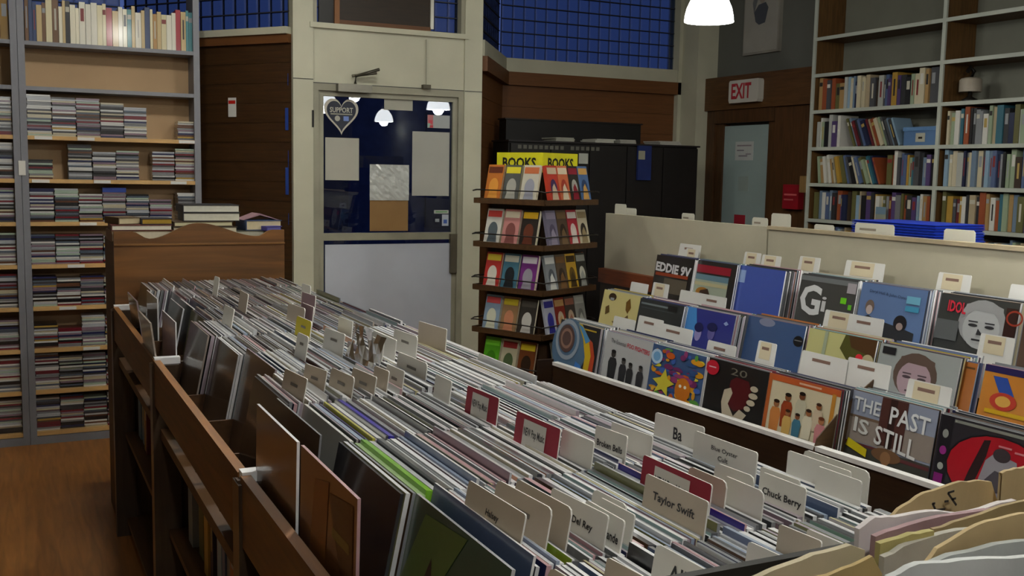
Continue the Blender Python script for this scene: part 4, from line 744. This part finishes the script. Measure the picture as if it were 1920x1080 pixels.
# bins behind the panel: cards that stick up, blue folders
bb = thing('record_bin', 'rear record bin hidden behind the white panel', 'record bin')
MB().box(3.13, 3.85, 1.0, 5.1, .05, 1.12, M_PINED).build('body', bb)
for k, (y0, y1, zt) in enumerate(((5.3-.18, 5.16-.16, 1.43), (5.02, 4.9, 1.41), (4.47, 4.36, 1.405), (3.89, 3.78, 1.41), (3.76, 3.63, 1.435), (3.48, 3.36, 1.40), (3.23, 3.02, 1.42), (2.78, 2.64, 1.42))):
    wd = abs(y0-y1); o = thing('divider_card', 'white card showing above the panel, %s from the far end' % nth(k+1), 'divider card', (3.16+.004*(k % 3), (y0+y1)/2, 1.1205), 0, 'cards showing above the white panel')
    hw = wd/2; H = zt-1.1205; MB().prism([(-hw-.008, 0), (hw+.008, 0), (hw, H-.008), (hw-.008, H), (-hw+.008, H), (-hw, H-.008)], 0, .002, 'x', mat('#c9c7ba', .6, amt=.03)).build('card', o)
    if k in (2, 6, 3): art(o, wd, H, 0, [('r', .12, .9, .55, .93, '#8a8072')])
fbx = thing('cardboard_box', 'cardboard box carrying the blue folders behind the white panel', 'box', (3.44, 3.165, 1.1205))
MB().box(-.15, .15, -.24, .24, 0, .212, mat('#7d6444', .8)).build('body', fbx); MB().box(-.152, .152, -.242, .242, .205, .214, mat('#86704e', .8)).build('lid', fbx)
for k in range(8):
    o = thing('blue_folder', 'blue plastic folder, %s from the bottom of the pile behind the white panel' % nth(k+1), 'folder', (3.44+rnd.uniform(-.006, .006), 3.165+rnd.uniform(-.004, .004), 1.335+k*.0112), 0, 'blue folders behind the panel')
    MB().box(-.14, .14, -.225, .225, 0, .002, mat('#1636b8', .4, 'flat')).box(-.14, .14, -.225, .225, .0065, .009, mat('#1a3cc4', .4, 'flat')).box(-.132, .138, -.22, .22, .002, .0065, mat('#0b1a60', .5, 'flat')).build('shell', o)

# ================================================================== paperback spinner
RK = (2.52, 4.87); rz = math.radians(25)
rk = thing('book_spinner', 'revolving wooden paperback rack with wire fronts between door and bins', 'book rack', (*RK, 0), rz)
TZ = [1.485, 1.258, 1.03, .805, .58, .355]
MB().lathe([(.0, 0), (.26, 0), (.26, .03), (.05, .05), (.03, .1), (.03, 1.6), (0, 1.6)], mat('#3a2a1a', .5)).build('base', rk)
BRN = mat('#46301a', .5, 'woodx', amt=.2)
MB().box(-.15, .15, -.15, .15, .2, 1.61, mat('#3a2616', .6, 'woodv', amt=.2)).build('core', rk)
for z in TZ:
    MB().box(-.235, .235, -.235, .235, z-.045, z-.03, BRN).build('tray', rk)
    for a in range(4):
        M = Matrix.Rotation(a*PI/2, 4, 'Z')
        MB().tube([M @ Vector((-.235, -.24, z+.015)), M @ Vector((-.25, -.2, z+.02)), M @ Vector((-.25, .2, z+.02)), M @ Vector((-.235, .24, z+.015))], .0035, M_WIRE, 6).build('wire_front', rk)
        MB().box(-.238, -.231, -.231, .231, z-.05, z-.022, BRN).build('tray_lip', rk, (0, 0, 0), (0, 0, a*PI/2))
sb = MB()
sg2 = thing('books_sign', 'yellow folded sign reading BOOKS on top of the paperback rack', 'sign', (*RK, 1.59), rz)
for a in (0, 1):
    q = MB().box(-.152, -.149, -.15, .15, .01, .11, mat('#c9c31c', .5)).build('sign_face', sg2, (0, 0, 0), (0, 0, a*PI/2))
    e = link('lettering_panel', None, sg2, (0, 0, 0), (0, 0, a*PI/2)) if 0 else None
    vs, fs = text_verts('BOOKS', .03)
    MB().faces([(-.1535, .11-u*.22, .03+v*.055) for u, v in vs], fs, FL('#1a1a14')).build('lettering', sg2, (0, 0, 0), (0, 0, a*PI/2))
PBM = {}
def pb_mesh(t, h, wd):
    k = (t, h, wd)
    if k not in PBM: PBM[k] = MB().box(0, .0015, -wd/2, wd/2, 0, h, MAT_COVER).box(t-.0015, t, -wd/2, wd/2, 0, h, MAT_COVER).box(.0015, t-.0015, wd/2-.0015, wd/2, 0, h, MAT_COVER).box(.0015, t-.0015, -wd/2+.002, wd/2-.0015, .002, h-.002, M_PAGES).mesh('paperback')
    return PBM[k]
PC = {0: [[('orange', '#b0672a', '#5a2a1a', '#c98a3a'), ('grey', '#4a4c4a', '#c9bc2a', '#9a9890'), ('pale', '#b9b4a4', '#b5643a', '#8a8c98')], [('white', '#c0bdb4', '#b03a34', '#4a5258'), ('rose', '#b47a76', '#c9c0a8', '#7a4844'), ('black', '#241f1c', '#c9a01c', '#5a2c1c')], [('red', '#a8302c', '#c9b23a', '#c9c4b8'), ('teal', '#3f6a7c', '#b8b7a6', '#1c2024'), ('violet', '#6a2a72', '#c4bfc4', '#8d8a94')], [('light blue', '#7f93a8', '#b8484a', '#c6c6b0'), ('tan', '#8a6c4c', '#b8a42a', '#b4785a'), ('dark', '#33302c', '#4a4640', '#b4b2ac')], [('bright green', '#4f9a1c', '#6ab82c', '#3a7a14'), ('cream', '#b5af94', '#8a2c2a', '#4a5c3a'), ('brown', '#6a3a1c', '#c9b42a', '#2a1c14')], []],
      1: [[('red', '#a83424', '#b8a48a', '#3a2a50'), ('salmon', '#b8603c', '#c9baa0', '#9a3a2a'), ('black', '#26241f', '#7a1c2a', '#9a9a92'), ('blue', '#44608a', '#b58a4a', '#2a3a5a')], [('grey violet', '#6a6478', '#8a8294', '#4a4458'), ('brown', '#4c3a2a', '#6a5438', '#2a2018'), ('red', '#9c2430', '#c9c0b8', '#c4b4ac'), ('cream', '#b8ae94', '#8a7a5a', '#2c241e')], [('grey', '#7a7f84', '#c4c4c0', '#4a5058'), ('dark brown', '#4a3a2c', '#6a4a2a', '#2c2018'), ('mustard', '#b08a24', '#3a2a10', '#5a4418'), ('black', '#1d1f1d', '#8a8c86', '#b4b2a4')], [('white blue', '#a4a6b4', '#2c2c7c', '#3a3a8c'), ('red brown', '#7a2c22', '#b08a5a', '#b4a48a'), ('charcoal', '#3c3630', '#8a5a4a', '#a4907a'), ('grey', '#8d8d86', '#a4a49c', '#6a6a66')], [('grey', '#8a8a80', '#b0aa9a', '#4a4a46'), ('tan', '#8a745a', '#6a5a44', '#5a4a3a')], []]}
TN = ['top tier', 'second tier', 'third tier', 'fourth tier', 'lowest tier in view', 'x']
def pb(a, u, z, t, col, lab, tlt=.2, roll_=0, h=.185, wd=.105):
    """paperback leaning back on face a of the spinner (0: left face, 1: right face, 2: back right)"""
    o = link('paperback', None)
    M = Matrix.Translation((*RK, 0)) @ Matrix.Rotation(rz+a*PI/2, 4, 'Z') @ Matrix.Translation((-.229, u, z-.0295)) @ Matrix.Rotation(roll_, 4, 'X') @ Matrix.Rotation(tlt, 4, 'Y')
    o.matrix_world = M; tag(o, lab, 'book', 'paperbacks on the spinner')
    b = link('book_block', pb_mesh(t, h, wd), o); slots(b, mat(col[1], .35, 'flat', coat=.4), M_PAGES)
    art(o, wd, h, 0, [('r', .06, .76, .94, .94, col[2]), ('e', .5, .38, .3, .24, col[3]), ('p', [(.2, .05), (.35, .4), (.55, .5), (.75, .3), (.82, .05)], col[2] if a else col[3])])
for a in (0, 1):
    for ti in range(5):
        L = PC[a][ti]; n = len(L)
        for j, c in enumerate(L):
            sp = .118 if n == 3 else .09
            u = ((n-1)/2-j)*sp
            pb(a, u, TZ[ti], rnd.choice((.014, .018, .022)), c, '%s paperback, %s from left on spinner %s face, %s' % (c[0], nth(j+1), 'left' if a == 0 else 'right', TN[ti]), .22, 0, wd=.105 if n == 3 else .087)
            if rnd.random() < .8:   # one more copy behind
                pass
for ti in range(5):
    for j in range(3):
        c = rnd.choice(PC[1][rnd.randrange(4)]); pb(2, .118-j*.118, TZ[ti], .02, c, '%s paperback edge-on on the spinner far right side, %s, %s' % (c[0], TN[ti], nth(j+1)), .2)

# ================================================================== crate of loose sleeves, bottom right
cr = thing('sleeve_crate', 'dark crate full of loose paper sleeves at the near end of the island', 'crate', (.83, .44, .9255))
BLK = mat('#1c1a18', .5, amt=.1)
MB().box(-.32, .4, .293, .303, 0, .3155, BLK).build('side', cr); MB().box(-.32, .4, -.24, -.23, 0, .26, BLK).build('side', cr)
MB().box(-.33, -.32, -.24, .303, 0, .28, BLK).build('end', cr); MB().box(.4, .41, -.24, .303, 0, .28, BLK).build('end', cr); MB().box(-.32, .4, -.23, .293, 0, .012, BLK).build('bottom', cr)
KR = '#b09a72'
SL = [('kraft_divider', 'curved kraft divider sheet with handwritten E-F', .724, [(.813, 1.249), (.837, 1.26), (.867, 1.27), (.906, 1.276), (.938, 1.277), (.957, 1.274), (.967, 1.252), (.978, 1.236)], KR),
      ('kraft_divider', 'kraft sheet curling over the red picture disc at the right edge', .714, [(.981, 1.231), (.972, 1.262), (.951, 1.289), (.97, 1.293), (.987, 1.294), (1.094, 1.289)], '#b8a27a'),
      ('paper_sleeve', 'white crumpled paper sleeve in front of the E-F divider', .702, [(.734, 1.262), (.755, 1.271), (.78, 1.268), (.823, 1.27), (.86, 1.264), (.907, 1.268), (.943, 1.268)], '#c6bfc0'),
      ('paper_sleeve', 'mauve worn sleeve edge in the crate', .69, [(.729, 1.264), (.778, 1.267), (.851, 1.266), (.929, 1.267)], '#94777c'),
      ('kraft_divider', 'long straight kraft board across the crate', .676, [(.788, 1.268), (.833, 1.27), (.925, 1.274), (1.024, 1.275)], '#94815c'),
      ('paper_sleeve', 'cream and yellow worn sleeve corner in the crate', .663, [(.71, 1.268), (.745, 1.274), (.771, 1.274)], '#a89e66'),
      ('paper_sleeve', 'pale grey sleeve leaning beside the yellow one', .648, [(.7, 1.262), (.74, 1.268), (.8, 1.272), (.9, 1.27)], '#a8a49a'),
      ('kraft_divider', 'torn kraft sleeve with a pencil mark in the front of the crate', .62, [(.705, 1.27), (.72, 1.281), (.75, 1.287), (.79, 1.294), (.832, 1.296), (.922, 1.292)], KR),
      ('paper_sleeve', 'white plastic sleeve nearest in the crate', .58, [(.629, 1.282), (.66, 1.289), (.704, 1.287), (.782, 1.281), (.868, 1.272)], '#c3c6c6'),
      ('paper_sleeve', 'cream sleeve with ink smudges at the left of the crate', .695, [(.55, 1.235), (.58, 1.247), (.61, 1.251), (.659, 1.255), (.705, 1.257), (.722, 1.25)], '#b5aa90'),
      ('kraft_divider', 'short kraft sheet at the left front of the crate', .645, [(.56, 1.252), (.584, 1.261), (.643, 1.264), (.68, 1.268), (.694, 1.249)], '#a08a5c'),
      ('paper_sleeve', 'grey white sleeve behind the nearest plastic one', .6, [(.66, 1.268), (.72, 1.28), (.8, 1.283), (.9, 1.278)], '#9fa2a0')]
rs = random.Random(8)
EFS = [((0.8198, 1.2803), (0.8249, 1.2725)), ((0.8249, 1.2725), (0.8383, 1.2719)), ((0.8198, 1.2797), (0.8235, 1.2798)), ((0.8368, 1.2798), (0.8421, 1.2797)), ((0.8405, 1.2882), (0.8539, 1.2739)), ((0.8405, 1.2882), (0.8494, 1.2893)), ((0.8465, 1.2809), (0.8525, 1.2812))]
YS = [.724, .705, .686, .672, .6576, .643, .63, .591, .553, .667, .619, .575]; Y0 = [.76, .74, .72, .705, .69, .675, .66, .62, .58, .70, .65, .6]
for q_, (nm, lb, y, tp, h) in enumerate(SL):
    y = YS[q_]; kf = y/Y0[q_]; tp = [(x*kf, 1.6+(z-1.6)*kf) for x, z in tp]
    x0 = tp[0][0]; x1 = tp[-1][0]; o = thing(nm, lb, 'sleeve', (0, 0, 0))
    # subdivide the top edge and bow the sheet gently
    top = []
    for (a, b), (c, d) in zip(tp, tp[1:]):
        for q in range(3): top.append((a+(c-a)*q/3, b+(d-b)*q/3+(rs.uniform(-.0012, .0012) if q else 0)))
    top.append(tp[-1]); n = len(top); lev = [0, .35, .7, .88, 1]
    ph = rs.uniform(0, 6); vs = []
    for sgn in (-1, 1):
        for (x, z) in top:
            for l in lev:
                bow = .006*l*l*math.sin(ph+(x-x0)*22); vs.append((x, y+bow+sgn*(.002 if 'divider' in nm else .003), .9385+(z-.9385)*l))
    k = len(lev); fs = []
    for g in range(2):
        for i in range(n-1):
            for j in range(k-1):
                q = [g*n*k+i*k+j, g*n*k+(i+1)*k+j, g*n*k+(i+1)*k+j+1, g*n*k+i*k+j+1]; fs.append(q if g == 0 else q[::-1])
    for i in range(n-1): fs.append([i*k+k-1, (i+1)*k+k-1, n*k+(i+1)*k+k-1, n*k+i*k+k-1])
    for i in (0, n-1):
        for j in range(k-1): fs.append([i*k+j, i*k+j+1, n*k+i*k+j+1, n*k+i*k+j])
    MB().faces(vs, fs, mat(h, .75, amt=.12, scale=14, bump=.15)).build('sheet', o)
    if lb.endswith('E-F'):
        INK = FL('#2a2622'); T = MB()
        for (ax, az), (bx, bz) in EFS:
            d = Vector((bx-ax, bz-az)).normalized()*.0011; nx, nz = -d.y, d.x
            T.prism([(ax+nx, az+nz), (ax-nx, az-nz), (bx-nx, bz-nz), (bx+nx, bz+nz)], y-.0115, y-.011, 'y', INK)
        T.build('handwriting', o)

# ================================================================== pendant lamps
MSH = emit_mat('lit_glass_shade', (1.0, 1.0, .93, 1), SHADE_E)
for k, (x, y, z, s) in enumerate(LAMPS):
    lab = ['white bell-shaped glass pendant lamp glowing at the top of the picture', 'white bell pendant lamp over the near right bins', 'white bell pendant lamp above the right record bins', 'white bell pendant lamp in the middle aisle', 'white bell pendant lamp at the back of the shop', 'added fill lamp, white bell pendant hung high over the record island', 'added fill lamp, white bell pendant hung high before the CD shelves', 'added fill lamp, white bell pendant hung high before the door', 'added fill lamp, white bell pendant right of the camera over the bins', 'added fill lamp, white bell pendant behind the camera'][k]
    o = thing('pendant_lamp', lab, 'lamp', (x, y, z), 0, 'pendant lamps')
    MB().lathe([(.13, 0), (.127, .03), (.118, .07), (.1, .11), (.075, .145), (.045, .17), (.03, .178)], MSH).build('shade', o)
    MB().lathe([(.03, .178), (.034, .19), (.03, .24), (.012, .255), (0, .256)], mat('#8c8f8a', .4, metal=.5)).build('cap', o)
    MB().tube([(0, 0, .25), (0, 0, 3.4-z)], .005, M_BLACK, 6).build('cord', o)
    MB().lathe([(0, .005), (.03, .012), (.045, .045), (.035, .08), (.02, .12)], MSH, 16).build('bulb', o)
    l = bpy.data.lights.new('bulb_light', 'POINT'); l.energy = LAMP_W*s; l.shadow_soft_size = .06; l.color = (1, .99, .93)
    lo = bpy.data.objects.new('bulb_light', l); COL.objects.link(lo); lo.parent = o; lo.location = (0, 0, .0)
